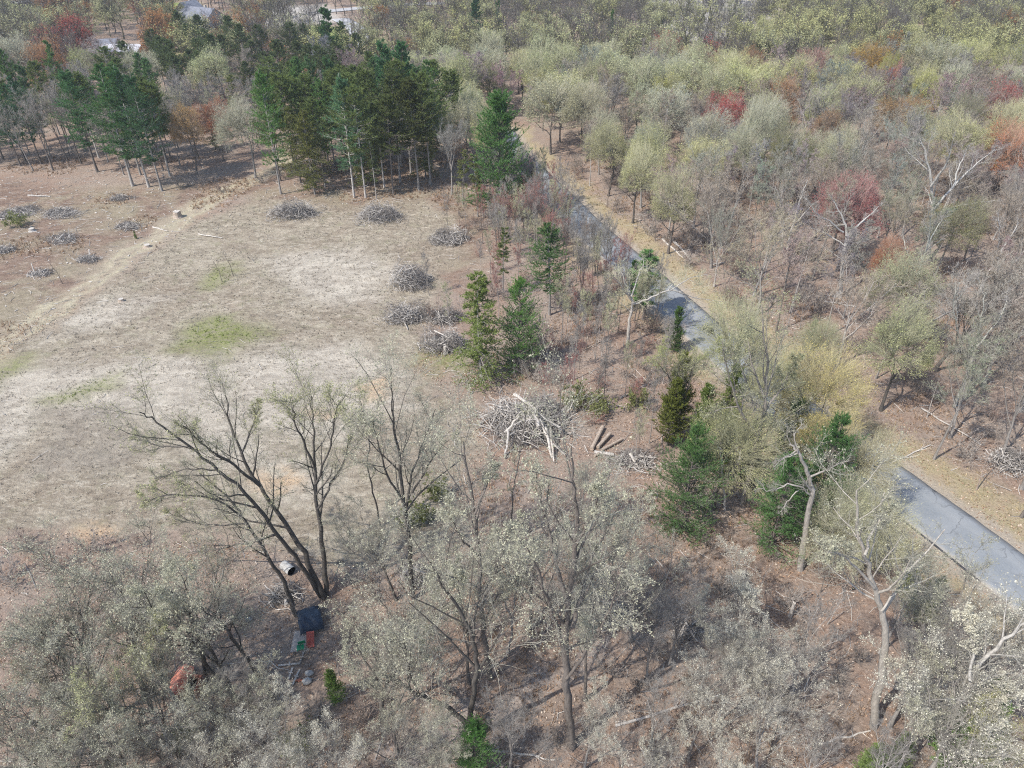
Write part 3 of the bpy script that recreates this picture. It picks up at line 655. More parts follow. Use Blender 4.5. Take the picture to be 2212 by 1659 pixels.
custom('pale_leaning_tree', 'tall pale grey trunk with curved lean above orange leaf litter by the road', [
    ([(1886, 1572), (1900, 1470), (1912, 1390), (1904, 1320), (1888, 1270), (1868, 1200), (1852, 1130), (1850, 1060)], .27, .04), ([(1888, 1270), (1850, 1225), (1815, 1200), (1780, 1190)], .09, .02),
    ([(1868, 1200), (1890, 1140), (1920, 1090)], .09, .02), ([(1904, 1320), (1930, 1280), (1950, 1230)], .07, .02)],
    (.36, .33, .29), PSAGE, .9, off=[.5, -1.5, 1.5, 1], seed=18, n2=11, l2=.22, t2=.4, up=.1)
custom('half_dead_tree', 'big grey trunk with bare white upper limbs beside the green pine near the road', [
    ([(1728, 1232), (1738, 1160), (1752, 1070), (1745, 1020), (1722, 975), (1705, 960)], .27, .05), ([(1752, 1070), (1712, 1045), (1675, 1058), (1640, 1055)], .08, .02), ([(1725, 1060), (1700, 1085), (1680, 1110)], .05, .015),
    ([(1722, 980), (1690, 990), (1670, 1010)], .05, .015), ([(1722, 980), (1718, 940), (1735, 915)], .05, .015)],
    (.34, .31, .28), PSAGE, .02, off=[.3, -1, -1, .5, .5], seed=20, n2=5, l2=.22, t2=.4, up=.0, l3=.5)
custom('white_snag', 'thin white dead snag between the bright pine and the grey twin trunk', [([(1566, 1104), (1562, 1040), (1556, 968)], .11, .05), ([(1562, 1040), (1590, 1005), (1604, 960)], .04, .015)], B_WHITE, SAGE, 0, seed=21, n2=5, l2=.25, lod=1)
custom('roadside_tree', 'budding tree with a thick brown grey trunk behind the white snag', [
    ([(1604, 1092), (1618, 1030), (1636, 950), (1650, 880), (1655, 800), (1650, 720), (1645, 660)], .24, .03), ([(1636, 950), (1600, 890), (1575, 820), (1560, 740)], .13, .025), ([(1645, 900), (1685, 840), (1720, 780)], .12, .025), ([(1650, 860), (1625, 790), (1610, 720)], .1, .02)],
    (.26, .23, .20), (.40, .40, .25), 1.5, off=[.5, -2, 2, 2], seed=22, n2=10, l2=.27, up=.15, ls=1.15)
custom('dead_roadside_tree', 'leafless pale tree with a long white side limb reaching over the road', [
    ([(1355, 743), (1360, 690), (1366, 650), (1350, 610), (1340, 575)], .21, .04), ([(1366, 655), (1410, 640), (1450, 625), (1500, 640), (1560, 650)], .12, .03), ([(1364, 640), (1380, 590), (1392, 560)], .1, .02),
    ([(1450, 625), (1490, 600), (1530, 590)], .07, .02), ([(1366, 650), (1345, 620), (1320, 590)], .08, .02)],
    (.44, .41, .37), SAGE, 0, off=[.2, 2, 1, 2, -1.5], seed=24, n2=7, l2=.3, up=.02, l3=.6, lod=1)
custom('white_sycamore', 'huge bare white limbed tree in the right hand wood near the orange crown', [
    ([(2005, 560), (2010, 500), (2018, 440), (2010, 380), (2000, 330), (1985, 290)], .34, .05), ([(2018, 450), (2060, 400), (2100, 360), (2150, 320)], .19, .03), ([(2012, 400), (2045, 350), (2060, 300)], .18, .04),
    ([(2018, 460), (2080, 440), (2150, 430)], .12, .03), ([(2060, 400), (2075, 350), (2095, 310)], .12, .03)], (.44, .42, .385), GREY, 0, off=[.5, 4, -3, -3, 2], seed=26, n2=8, l2=.24, lod=1, up=.1, l3=.4)
custom('white_limbed_tree', 'bare white branched tree beside the crimson maple', [
    ([(1815, 640), (1822, 570), (1830, 500), (1820, 470), (1800, 430)], .3, .06), ([(1828, 510), (1870, 470), (1905, 440)], .16, .03), ([(1822, 500), (1790, 475), (1765, 460), (1740, 420)], .14, .03), ([(1826, 530), (1780, 500), (1745, 490)], .1, .03)],
    (.42, .40, .37), GREY, 0, off=[.5, 2, -2, 2], seed=27, n2=7, l2=.24, lod=1, up=.05)
custom('twin_white_tree', 'pair of bare whitish stems standing between the sage oaks and the crimson maple', [
    ([(1690, 540), (1692, 490), (1690, 440), (1675, 400)], .2, .05), ([(1700, 545), (1712, 490), (1730, 430), (1745, 385)], .2, .05), ([(1712, 490), (1745, 450), (1770, 430)], .1, .03)], (.48, .46, .42), GREY, 0, off=[.3, .3, 2], seed=28, n2=6, l2=.22, lod=1)
custom('leaning_grey_tree', 'tall pale grey tree fanning out over the brown wood at the right edge', [
    ([(2060, 880), (2085, 820), (2105, 760), (2118, 700), (2130, 630)], .2, .04), ([(2095, 790), (2070, 720), (2060, 660), (2070, 610)], .12, .03), ([(2108, 750), (2150, 700), (2175, 650)], .1, .03)], (.40, .39, .34), GREY, .05, off=[.4, -2, 2], seed=29, n2=9, l2=.28, lod=1)
custom('paired_grey_tree', 'grey green forked bare tree in the wood past the orange shrub', [
    ([(1975, 660), (1985, 600), (2000, 540), (2030, 480)], .2, .05), ([(1985, 600), (1960, 545), (1950, 500)], .1, .03), ([(2000, 545), (2010, 490), (2005, 450)], .1, .03)], (.46, .46, .40), GREY, 0, off=[.4, 2, -2], seed=31, n2=8, l2=.24, lod=1)
custom('edge_grey_tree', 'bare tree of fanned pale limbs at the right edge above the green thicket', [
    ([(2110, 640), (2135, 590), (2165, 540), (2200, 480)], .2, .05), ([(2135, 590), (2170, 570), (2212, 560)], .1, .03), ([(2150, 565), (2160, 510), (2155, 470)], .1, .03)], (.48, .46, .43), GREY, 0, off=[.4, 2, -2], seed=32, n2=8, l2=.24, lod=1)
for i, (st, lb) in enumerate([
    ([(512, 1510), (470, 1430), (436, 1362), (395, 1310)], 'thin dark slanting stem rising beside the orange rusty scrap'),
    ([(510, 1512), (452, 1440), (400, 1385), (352, 1355), (300, 1330)], 'dark slanting tree from the same foot as the thin slanting stem'),
    ([(588, 1508), (545, 1440), (510, 1390), (478, 1345), (440, 1312), (380, 1320)], 'crooked black trunk leaning over the near yard of scrap')]):
    custom('slanting_tree', lb, [(st, .15, .04), ([st[-3], (st[-3][0]-60, st[-3][1]-50), (st[-3][0]-90, st[-3][1]-110)], .06, .02)], B_DARK, PSAGE, .6, off=[1, -2], seed=40+i, n2=9, l2=.32)
custom('leaning_edge_tree', 'pale trunk leaning right at the bottom right corner', [([(2020, 1680), (2050, 1580), (2095, 1470), (2150, 1400), (2230, 1340)], .2, .06), ([(2095, 1470), (2100, 1400), (2090, 1330)], .09, .03), ([(2060, 1560), (2120, 1530), (2180, 1500)], .08, .03)],
    (.36, .34, .31), WHITE, 1.0, off=[1, 2, -1], seed=50, n2=11, l2=.28)

# ------------------------------------------------------------------ near crowns given by where their tops show
NEAR = [  # px, row of top, height, kind, leaf, bark, words
    (330, 1165, 13, 'oak0', PSAGE, B_DARK, 'sage budding crown rising by the near field edge, left of the slanting oak'),
    (170, 1215, 13, 'oak0', PSAGE, B_DARK, 'broad sage crown behind the bottom left thicket, touching the brown slash strip'),
    (30, 1320, 12, 'oak0', PSAGE, B_DARK, 'sage budding oak at the left frame edge'),
    (235, 1345, 12, 'vase0', SAGE, B_GREY, 'grey green crown in the middle of the bottom left thicket'),
    (110, 1440, 12, 'oak0', PSAGE, B_DARK, 'pale budding crown filling the lower left corner'),
    (465, 1480, 9, 'vase0', PSAGE, B_MID, 'budding crown in front of the orange rusty scrap'),
    (320, 1540, 10, 'oak0', PSAGE, B_DARK, 'low dense sage crown at the bottom edge below the orange scrap'),
    (560, 1535, 10, 'vase0', WHITE, B_GREY, 'whitish budding crown at the bottom edge left of the small green shrub'),
    (690, 1575, 9, 'vase0', WHITE, B_GREY, 'whitish twiggy crown at the bottom edge right of the small green shrub'),
    (100, 1260, 13, 'oak0', PSAGE, B_DARK, 'sage crown by the left frame edge, second row of the bottom left thicket'),
    (175, 1490, 10.5, 'vase0', PSAGE, B_DARK, 'full sage crown left of the orange scrap, nearer the bottom'),
    (1290, 1250, 12, 'vase0', PSAGE, B_MID, 'airy budding crown overlapping the right side of the forked oak'),
    (1560, 1310, 9.5, 'vase0', (.50, .49, .40), B_GREY, 'airy silvery crown between the grey leafless crown and the white blossoming crowns'),
    (1100, 1480, 9, 'bare0', GREY, B_GREY, 'grey leafless crown over the pale footpath'),
    (1280, 1500, 8, 'vase0', WHITE, B_GREY, 'small whitish crown right beside the forked oak foot'),
    (1440, 1450, 8, 'bare0', (.36, .34, .31), B_GREY, 'pale grey leafless crown left of the bright white crown'),
    (1440, 1600, 6.5, 'vase0', WHITE, B_GREY, 'whitish crown at the bottom edge, third from the pale curved trunk'),
    (1800, 1560, 7, 'bare0', (.36, .34, .31), B_PALE, 'pale leafless crown at the bottom edge left of the pale curved trunk'),
    (940, 1560, 7, 'vase0', PSAGE, B_MID, 'silvery crown at the bottom edge left of the small bright pine'),
    (830, 1540, 8, 'oak0', PSAGE, B_MID, 'sage crown below the curved oak left stem'),
    (1000, 1240, 11, 'vase0', PSAGE, B_MID, 'airy sage crown left behind the straight budding tree'),
    (1790, 1290, 10, 'bare0', (.34, .32, .29), B_PALE, 'grey leafless crown between the big grey trunk and the pale curved trunk'),
    (2000, 1200, 10, 'vase0', PSAGE, B_PALE, 'airy silvery crown at the left verge near the end of the road'),
    (2110, 1560, 8, 'bare0', (.36, .34, .30), B_PALE, 'pale leafless crown over the green cedars of the bottom right corner'),
    (1230, 1180, 11, 'bare0', (.34, .32, .28), B_MID, 'grey fine twigged crown just behind the forked oak'),
    (265, 1262, 12, 'bare0', (.38, .36, .32), B_GREY, 'pale grey twiggy crown between the two rear sage crowns of the bottom left thicket'),
    (60, 1390, 11, 'vase0', PSAGE, B_GREY, 'silvery crown at the left edge, middle of the bottom left thicket'),
    (285, 1425, 9.5, 'vase0', PSAGE, B_MID, 'airy silvery crown left of the orange rusty hood'),
    (150, 1575, 8.5, 'bare0', (.38, .36, .32), B_GREY, 'pale grey twiggy crown near the bottom left corner'),
    (390, 1590, 8, 'vase0', WHITE, B_GREY, 'whitish twiggy crown at the bottom edge below the orange rusty hood'),
    (250, 1620, 8, 'oak0', PSAGE, B_MID, 'low sage crown at the bottom edge, third from the left corner'),
    (500, 1420, 9, 'bare0', (.34, .32, .28), B_MID, 'fine twigged grey crown over the feet of the slanting dark stems'),
    (20, 1480, 10.5, 'oak0', PSAGE, B_DARK, 'sage crown at the left frame edge above the bottom corner'),
    (480, 1590, 8, 'oak0', PSAGE, B_DARK, 'dense sage crown at the bottom edge, left of the small green shrub'),
    (60, 1590, 9, 'oak0', PSAGE, B_DARK, 'sage crown cut by the bottom left corner'),
    (775, 1292, 12, 'oak0', PSAGE, B_DARK, 'thick sage crown hiding the plank heap and blue tarp'),
    (820, 1390, 11, 'vase0', PSAGE, B_MID, 'silvery budding crown left of the curved oak'),
    (830, 1110, 9, 'oak0', PSAGE, B_MID, 'low sage crown at the foot of the sage budding oak'),
    (930, 1150, 9, 'oak0', PSAGE, B_MID, 'low sage crown between the sage budding oak and the straight budding tree'),
    (1150, 1100, 12, 'vase0', PSAGE, B_MID, 'slim budding crown left of the forked oak top'),
    (1330, 1080, 12, 'vase0', PSAGE, B_GREY, 'budding crown under the fallen cut logs'),
    (1250, 985, 9, 'oak0', PSAGE, B_GREY, 'pale green crown overlapping the foot of the largest brush pile'),
    (1400, 1150, 11, 'oak0', PSAGE, B_GREY, 'wide pale budding crown right of the forked oak'),
    (1490, 1225, 10, 'bare0', GREY, B_GREY, 'grey twiggy leafless crown above the brown litter'),
    (1430, 1290, 9, 'bare0', GREY, B_GREY, 'second grey leafless crown, lower and nearer the forked oak'),
    (1640, 1225, 9, 'vase0', WHITE, B_GREY, 'light grey crown of fine buds left of the big grey trunk'),
    (1600, 1390, 8.5, 'vase0', WHITE, B_GREY, 'white blossoming crown left of the pale curved trunk'),
    (1720, 1400, 8.5, 'oak0', WHITE, B_GREY, 'white blossoming crown right beside the pale curved trunk'),
    (1530, 1480, 8, 'oak0', WHITE, B_MID, 'bright white blossoming crown spreading low over the litter'),
    (1690, 1520, 8, 'oak0', WHITE, B_GREY, 'bright white blossoming crown at the foot of the pale curved trunk'),
    (1600, 1600, 7, 'vase0', WHITE, B_GREY, 'small white crown at the bottom edge below the blossoming trees'),
    (1360, 1560, 7, 'bare0', GREY, B_MID, 'grey leafless crown at the bottom edge right of the forked oak'),
    (1180, 1590, 6, 'bare0', GREY, B_MID, 'low grey leafless crown beside the small pine at the bottom edge'),
    (2140, 1190, 14, 'vase0', PSAGE, B_GREY, 'silvery crown hanging over the near end of the road'),
    (2200, 1260, 13, 'oak0', WHITE, B_GREY, 'whitish crown over the road at the right edge'),
    (2060, 1310, 12, 'bare0', GREY, B_GREY, 'grey twiggy crown on the left verge near the road end'),
    (2160, 1420, 12, 'oak0', WHITE, B_GREY, 'whitish budding crown in the bottom right corner above the green thicket'),
    (2050, 1480, 10.5, 'vase0', PSAGE, B_GREY, 'pale budding crown between the curved trunk and the right corner'),
    (2190, 1570, 10, 'vase0', YG, B_PALE, 'yellowish budding crown cut by the bottom right corner'),
    (1950, 1560, 8, 'bare0', GREY, B_PALE, 'grey leafless crown just right of the foot of the pale curved trunk'),
    (1920, 1060, 9, 'oak0', (.52, .51, .30), B_GREY, 'yellowish sage crown leaning over the left edge of the road'),
    (1850, 1050, 9, 'oak0', (.50, .50, .31), B_GREY, 'sage crown between the big grey trunk and the road'),
    (1815, 742, 13, 'oak0', GOLD, B_MID, 'golden yellow crown standing beside the road, largest of its colour'),
    (1795, 895, 9, 'oak0', GOLD, B_MID, 'low golden crown in front of the largest golden tree'),
    (1885, 925, 10, 'oak0', (.52, .48, .26), B_MID, 'small golden crown right beside the road below the largest golden tree'),
    (1620, 640, 13, 'oak0', (.46, .47, .24), B_MID, 'sage green crown overhanging the road, topmost of the roadside row'),
    (1500, 715, 12, 'vase0', (.42, .44, .18), B_MID, 'green budding crown left of the road, next to the olive cedars'),
    (1700, 760, 11, 'oak0', (.46, .46, .24), B_MID, 'sage crown between the roadside row and the golden tree'),
    (1590, 880, 11, 'oak0', (.45, .45, .22), B_MID, 'sage crown just above the bright pine and white snag'),
    (1790, 680, 8, 'oak0', (.43, .44, .24), B_MID, 'small pale green crown across the road, right of the sage one'),
]
for px, py, h, k, lf, bk, lb in NEAR:
    if px > 1450 and py < 1065 and k == 'oak0': k = 'domen'
    x, y = top(px, py, h)
    put(k, x, y, h*R_.uniform(.97, 1.03), bk, lf, 'budding_tree' if 'bare' not in k else 'leafless_tree', 'tree', label=lb, wide=1.12 if k[:3] == 'oak' else 1)
# ------------------------------------------------------------------ conifers set one by one
CON = [
    ('spr1', 1560, 960, 790, (.16, .20, .06), B_MID, .9, 'olive spruce rising within the roadside row, above the bright bushy pine'),
    ('wp0', 1690, 1010, 860, (.10, .18, .06), B_MID, .8, 'green pine between the white snag and the road'),  # kind, base px, base row, top row, leaf, bark, wide, label
    ('wp0', 1467, 1152, 925, (.115, .21, .07), B_MID, .9, 'bright green bushy pine on orange litter between field and road'),
    ('wp0', 1662, 1185, 985, (.07, .14, .045), B_MID, 1.0, 'dark green pine behind the big grey trunk near the road'),
    ('wp0', 1740, 1150, 900, (.06, .12, .04), B_MID, .8, 'narrow dark pine right behind the white upper limbs'),
    ('spr1', 1040, 822, 590, (.19, .24, .07), B_GREY, 1.1, 'olive yellow drooping spruce in the clearing by the brush piles'),
    ('wp0', 1120, 800, 598, (.09, .17, .045), B_MID, .85, 'fresh green pine right of the olive drooping spruce'),
    ('wp1', 1187, 680, 476, (.10, .18, .06), B_GREY, 1.25, 'bare stemmed green pine midway between field and road bend'),
    ('thin1', 1087, 640, 492, (.10, .12, .045), B_GREY, 1.1, 'narrow thin spruce left of the bare stemmed green pine'),
    ('wpb', 1078, 475, 195, (.085, .165, .05), B_DARK, 1.0, 'tall bright white pine beside the road bend'),
    ('thin1', 1032, 468, 330, (.11, .125, .045), B_GREY, 1.3, 'thin olive spruce standing left below the tall bright white pine'),
    ('thin1', 1044, 468, 345, (.11, .12, .045), B_GREY, 1.2, 'thin olive spruce next nearer to the tall bright white pine'),
    ('thin1', 1000, 440, 320, (.12, .13, .05), B_GREY, 1.4, 'sparse olive spruce at the corner of the pine stand'),
    ('spr1', 680, 418, 235, (.125, .13, .04), B_GREY, 1.0, 'broad olive spruce reaching the ground at the front of the pine stand'),
    ('wp1', 607, 418, 150, (.085, .16, .045), B_GREY, .75, 'tall slim leaning white pine at the front of the pine stand'),
    ('wp1', 287, 402, 136, (.065, .14, .045), B_PALE, 1.15, 'largest white pine of the left clump, behind the slash heaps'),
    ('wp1', 322, 405, 146, (.055, .115, .045), B_PALE, 1.0, 'white pine in the middle of the left clump'),
    ('wp1', 350, 412, 158, (.05, .10, .045), B_GREY, .9, 'white pine at the right of the left clump'),
    ('wp1', 210, 370, 150, (.06, .13, .05), B_MID, 1.1, 'white pine at the left of the left clump'),
    ('wp1', 45, 360, 170, (.055, .12, .06), B_MID, .9, 'bluish pine near the left frame edge'),
    ('wp1', 90, 355, 165, (.055, .12, .06), B_MID, .9, 'bluish pine between the frame edge pine and the left clump'),
    ('wp1', 8, 345, 160, (.05, .11, .055), B_MID, .9, 'dark pine cut by the left frame edge'),
    ('wp1', 765, 425, 160, (.075, .14, .07), B_PALE, .85, 'blue green pine with a pale trunk in the stand front'),
    ('rp1', 790, 425, 180, RP, B_PALE, .9, 'dark pine with a straight pale trunk right of the blue green pine'),
    ('thin1', 813, 428, 300, (.09, .11, .05), B_PALE, 1.0, 'short narrow spruce with a pale trunk at the stand front'),
    ('rp1', 905, 410, 170, (.075, .085, .03), B_GREY, 1.1, 'broad olive crowned pine at the right of the stand front'),
    ('rp1', 865, 395, 155, (.065, .08, .03), B_GREY, 1.1, 'olive crowned pine second from the right of the stand front'),
    ('rp1', 930, 400, 150, RP, B_GREY, 1.0, 'dark pine at the right corner of the stand'),
    ('rp1', 850, 420, 200, (.07, .085, .03), B_MID, 1.0, 'olive pine in front of the broad olive crowned pines'),
    ('wp2', 880, 300, 88, (.07, .15, .06), B_MID, .9, 'fresh green pine rising over the right of the stand'),
    ('wp2', 845, 290, 85, (.06, .13, .055), B_MID, .9, 'blue green pine rising beside the fresh green pine over the stand'),
    ('wp2', 730, 300, 120, (.10, .18, .07), B_MID, .8, 'light green pine behind the stand near the white vehicle roof'),
    ('wp2', 725, 200, 10, (.05, .10, .04), B_MID, .9, 'highest pine of the dark row near the far road'),
    ('spr1', 1745, 760, 690, (.08, .12, .04), B_MID, 1.0, 'small dark spruce hidden in the sage crowns by the road'),
    ('thin1', 1390, 690, 545, (.08, .15, .05), B_MID, 2.6, 'small bushy green tree just behind the pale tree with a side limb'),
    ('wp2', 1030, 120, -20, (.04, .08, .04), B_DARK, .7, 'lone dark pine in the far wood at the top edge'),
    ('wp2', 1078, 105, -15, (.07, .13, .05), B_DARK, .5, 'lone green pine in the far wood right of the lone dark one'),
    ('wp2', 1316, 130, 20, (.09, .15, .06), B_DARK, .45, 'lone sparse green pine before the pale far meadow'),
]
for k, px, py, ty, lf, bk, wd, lb in CON:
    x, y = bot(px, py); h = min(24, hgt(px, py, ty))
    if sum(lf) < .34: lf = tuple(c*1.5 for c in lf)
    put(k, x, y, h, bk, lf, 'spruce_tree' if 'spr' in k or 'thin' in k else 'pine_tree', 'pine' if 'pine' in lb else ('spruce' if 'spruce' in lb else 'tree'), label=lb, wide=wd)
for px, py, h, k, lf, lb in [
    (1022, 1562, 6, 'wp0', (.12, .25, .07), 'small bright pine at the bottom edge under the curved oak'),
    (712, 1445, 3.6, 'cedar', (.20, .30, .08), 'small light green conifer shrub at the bottom among sage crowns'),
    (1905, 1605, 4.2, 'cedar', (.20, .28, .09), 'green cedar at the bottom edge by the foot of the curved trunk'),
    (1965, 1590, 4.2, 'cedar', (.20, .28, .09), 'green cedar at the bottom edge, second from the curved trunk'),
    (2165, 1480, 9, 'cedar', (.16, .26, .07), 'green cedar in the bottom right corner, upper one'),
    (2120, 1580, 6.5, 'cedar', (.16, .26, .07), 'green cedar in the bottom right corner, lower one'),
    (2040, 1240, 3.2, 'cedar', (.12, .16, .06), 'small green bush shaped cedar on the left road verge'),
    (1485, 765, 9, 'cedar', (.17, .19, .04), 'olive cedar at the top of the cedar clump left of the road'),
    (1465, 815, 8, 'cedar', (.15, .17, .04), 'olive cedar in the middle of the cedar clump left of the road'),
    (1535, 830, 8, 'cedar', (.14, .19, .05), 'dark green juniper in the cedar clump left of the road'),
    (1580, 905, 7, 'cedar', (.16, .19, .05), 'olive cedar at the foot of the roadside row'),
    (1515, 905, 6, 'cedar', (.14, .18, .05), 'green cedar just above the bright bushy pine'),
    (1635, 920, 7, 'cedar', (.11, .14, .04), 'dark olive cedar beside the thick brown grey trunk'),
    (1370, 560, 5, 'cedar', (.08, .16, .05), 'small green cedar on the left verge of the road'),
    (288, 497, 1.3, 'cedar', (.16, .24, .04), 'tiny bright green conifer on the slash ground'),
    (1470, 660, 6, 'cedar', (.10, .17, .05), 'small green cedar topping the roadside row')]:
    x, y = top(px, py, h); put(k, x, y, h, B_MID, lf, 'conifer', 'conifer', label=lb, rad=1)
# ------------------------------------------------------------------ bare stems and red shrubs of the strip between field and road
GR_S = 'thin saplings of the strip between field and road'
SAPS = [(135, 612, 'slim leafless sapling standing alone on the slash ground'), (480, 704*.864, 'left of two leafless saplings in the field'), (504, 690*.864, 'right of two leafless saplings in the field')]
for px, py, lb in SAPS:
    x, y = bot(px, py); single('sapling', SAP[1], (x, y, gz1(x, y)), 1, .75, B_MID, 'sapling', label=lb)
SQ = [(1110, 525), (972, 725), (1078, 690), (1310, 800), (1160, 800), (1215, 745), (1270, 760), (1245, 820), (1290, 880), (1345, 860), (1420, 880), (1405, 960), (1330, 720), (1300, 690), (1250, 660), (1225, 700), (1150, 640), (1120, 620),
      (1060, 590), (1090, 560), (1140, 520), (1190, 590), (1240, 610), (1180, 900), (1370, 820), (1440, 900), (1380, 1010), (1290, 780), (1230, 900), (965, 500), (1010, 500), (1040, 530), (930, 640), (1260, 560), (1290, 590), (1330, 640), (1140, 450), (1170, 470), (1200, 500), (1215, 540), (1165, 420), (1190, 440), (1130, 480), (1225, 470)]
for i, (px, py) in enumerate(SQ):
    px += R_.uniform(-6, 6); py += R_.uniform(-6, 6); x, y = bot(px, py)
    if float(pline(np.array([x]), np.array([y]), ROAD_L)[0]) < 4: continue
    h = R_.uniform(6, 10); bk = R_.choice([B_MID, B_GREY, B_PALE, B_GREY])
    put('slim1', x, y, h, bk, R_.choice([GREY, GREY, SAGE, RED]), 'slender_tree', 'sapling', desc=('slender', 'grey' if bk != B_PALE else 'pale', 'sapling'), group=GR_S, wide=.8, rad=1.2)
for px, py, h, c, w in [(1225, 480, 8, GREY, 'grey'), (1262, 545, 8, GREY, 'grey'), (1300, 520, 8, SAGE, 'sage'), (1335, 575, 7, GREY, 'grey'), (1420, 610, 8, SAGE, 'sage'), (1250, 380, 9, GREY, 'grey'), (1205, 350, 9, GREY, 'grey'), (1160, 370, 9, SAGE, 'sage green'), (1140, 350, 8, RED, 'reddish'), (1185, 330, 9, GREY, 'grey'), (1460, 600, 8, SAGE, 'pale sage'), (1215, 385, 9, RED, 'reddish'), (1180, 430, 8, GREY, 'grey'), (1130, 420, 9, GREY, 'grey'), (1095, 455, 9, GREY, 'dark grey'), (1070, 440, 8, GREY, 'dark grey'), (1310, 560, 6, RED, 'red budded'), (1285, 600, 6, RED, 'red budded'), (1340, 600, 6, RED, 'red budded'),
                        (1250, 520, 7, GREY, 'grey'), (1290, 490, 7, GREY, 'grey'), (1225, 410, 8, SAGE, 'sage'), (1255, 740, 4, RED, 'reddish'), (1290, 420, 7, SAGE, 'pale green'), (1330, 480, 5, ORANGE_, 'orange'), (1180, 480, 7, SAGE, 'sage green'), (1120, 500, 6, SAGE, 'sage green'), (960, 260, 10, SAGE, 'sage'), (990, 300, 9, ORANGE_, 'orange tinted')]:
    x, y = top(px, py, h*.85)
    if float(pline(np.array([x]), np.array([y]), ROAD_L)[0]) < 4: x -= 4
    put('bare1', x, y, h, B_MID, c, 'young_tree', 'tree', desc=('young', w, 'bare tree' if c == GREY else 'budding tree'), group='young trees along the road', wide=.8)

THICK = gpoly([(1040, 455), (1085, 400), (1130, 385), (1215, 455), (1265, 520), (1345, 600), (1460, 700), (1440, 740), (1360, 690), (1290, 640), (1180, 570), (1060, 520)])
_r = np.random.default_rng(66); _x, _y = _r.uniform(-10, 30, 900), _r.uniform(75, 135, 900); _in = (sdist(_x, _y, THICK) > 0) & (pline(_x, _y, ROAD_L) > 3.6); _pl = []
for x, y in zip(_x[_in], _y[_in]):
    if all(hypot(x-a, y-b) > 1.9 for a, b in _pl):
        _pl.append((x, y)); h = R_.uniform(6.5, 10.5); k = R_.choice(['bare1', 'slim1', 'bare1']); c, w = R_.choice([(GREY, 'grey leafless'), (GREY, 'grey leafless'), (SAGE, 'sage budding'), (RED, 'reddish budded')])
        put(k, float(x), float(y), h, R_.choice([B_MID, B_GREY, B_DARK]), c, 'young_tree', 'tree', desc=('slim', w, 'young tree'), group='young trees along the road', wide=.75, rad=1)
STRIP2 = gpoly([(985, 460), (1040, 450), (1180, 560), (1300, 650), (1440, 770), (1430, 900), (1380, 1010), (1290, 960), (1230, 860), (1120, 830), (1060, 640), (1010, 560)])
_x, _y = _r.uniform(-20, 35, 900), _r.uniform(45, 120, 900); _in = (sdist(_x, _y, STRIP2) > 0) & (pline(_x, _y, ROAD_L) > 4); _pl = []
for x, y in zip(_x[_in], _y[_in]):
    if all(hypot(x-a, y-b) > 2.15 for a, b in _pl):
        _pl.append((x, y))
        if _r.random() < .5: put('slim1', float(x), float(y), R_.uniform(4.5, 9), R_.choice([B_MID, B_GREY, B_PALE]), R_.choice([GREY, GREY, RED, SAGE]), 'slender_tree', 'sapling', desc=('slender', 'leafless', 'sapling'), group=GR_S, wide=.75, rad=1)
        else: single('shrub', SHR[R_.randrange(3)], (float(x), float(y), gz1(x, y)), R_.uniform(0, 6), R_.uniform(.5, 1.05), R_.choice([(.32, .20, .15), (.30, .25, .22), (.34, .17, .13)]), 'shrub', desc=('low', 'reddish brown', 'shrub'), group='low shrubs')
for px, py, h, c, wd, lb in [
    (1868, 368, 14, (.37, .13, .125), 1.25, 'large crimson budded maple among white limbed bare trees'), (1585, 198, 13, (.42, .10, .09), 1.0, 'dark red budded maple just behind the sage canopy by the road'), (1548, 192, 12, (.40, .11, .10), .8, 'smaller dark red maple touching the dark red one'),
    (2195, 250, 14, (.46, .19, .09), 1.15, 'bright orange budded maple cut by the right frame edge'), (1888, 88, 13, (.42, .27, .07), 1.1, 'yellow orange crown standing out of the grey far wood'), (1925, 110, 12, (.38, .38, .08), .9, 'olive green crown overlapping the yellow orange one'),
    (1948, 205, 12, (.42, .27, .12), .9, 'orange tan crown in front of the yellow orange one'), (1528, 98, 12, (.38, .14, .11), .9, 'rust red crown among the far yellow green crowns'), (1440, 82, 12, (.38, .13, .11), .8, 'rust red crown left of the other far rust red one'),
    (1475, 100, 11, (.40, .24, .12), .8, 'orange crown between two far rust red ones'), (1950, 505, 9, (.42, .20, .11), .9, 'round orange red crown low in the grey wood'), (1990, 600, 6, (.44, .21, .12), .8, 'small bright orange bush crown in the brown wood'),
    (1800, 225, 12, (.38, .25, .15), .9, 'faint orange brown crown right of the dark red maple'), (2025, 145, 13, (.48, .48, .16), 1.05, 'yellow green crown right of the olive green one'), (1610, 128, 14, (.50, .51, .24), 1.2, 'broad yellow green crown behind the dark red maple'),
    (1560, 140, 14, (.52, .52, .30), 1.1, 'pale yellow green crown left of the broad yellow green one'), (1385, 300, 13, (.47, .47, .24), 1.05, 'pale green crown on the far verge, nearest the road of the sage canopy'), (1535, 225, 13, (.52, .51, .36), 1.0, 'whitish sage crown in front of the smaller dark red maple'),
    (2110, 75, 15, (.50, .51, .2), 1.3, 'large bright yellow green crown at the upper right'), (2185, 85, 14, (.50, .51, .2), 1.2, 'bright yellow green crown right of the large one at the upper right'), (1660, 30, 14, (.46, .47, .2), 1.1, 'yellow green crown in the far wood near the pale meadow'),
    (1450, 150, 13, (.50, .49, .18), 1.1, 'golden green crown in the middle of the sage canopy'), (450, 205, 12, (.42, .2, .12), .9, 'orange red crown between the left pine clump and the slim leaning pine'), (385, 215, 13, (.44, .29, .13), .9, 'orange leaved birch at the right of the left pine clump')]:
    x, y = top(px, py, h)
    put('oak2' if y > 130 else 'oak1', x, y, h, B_MID if c[0] < .45 else B_DARK, c, 'maple_tree' if 'maple' in lb else 'budding_tree', 'tree', label=lb, wide=wd, rad=3.6)
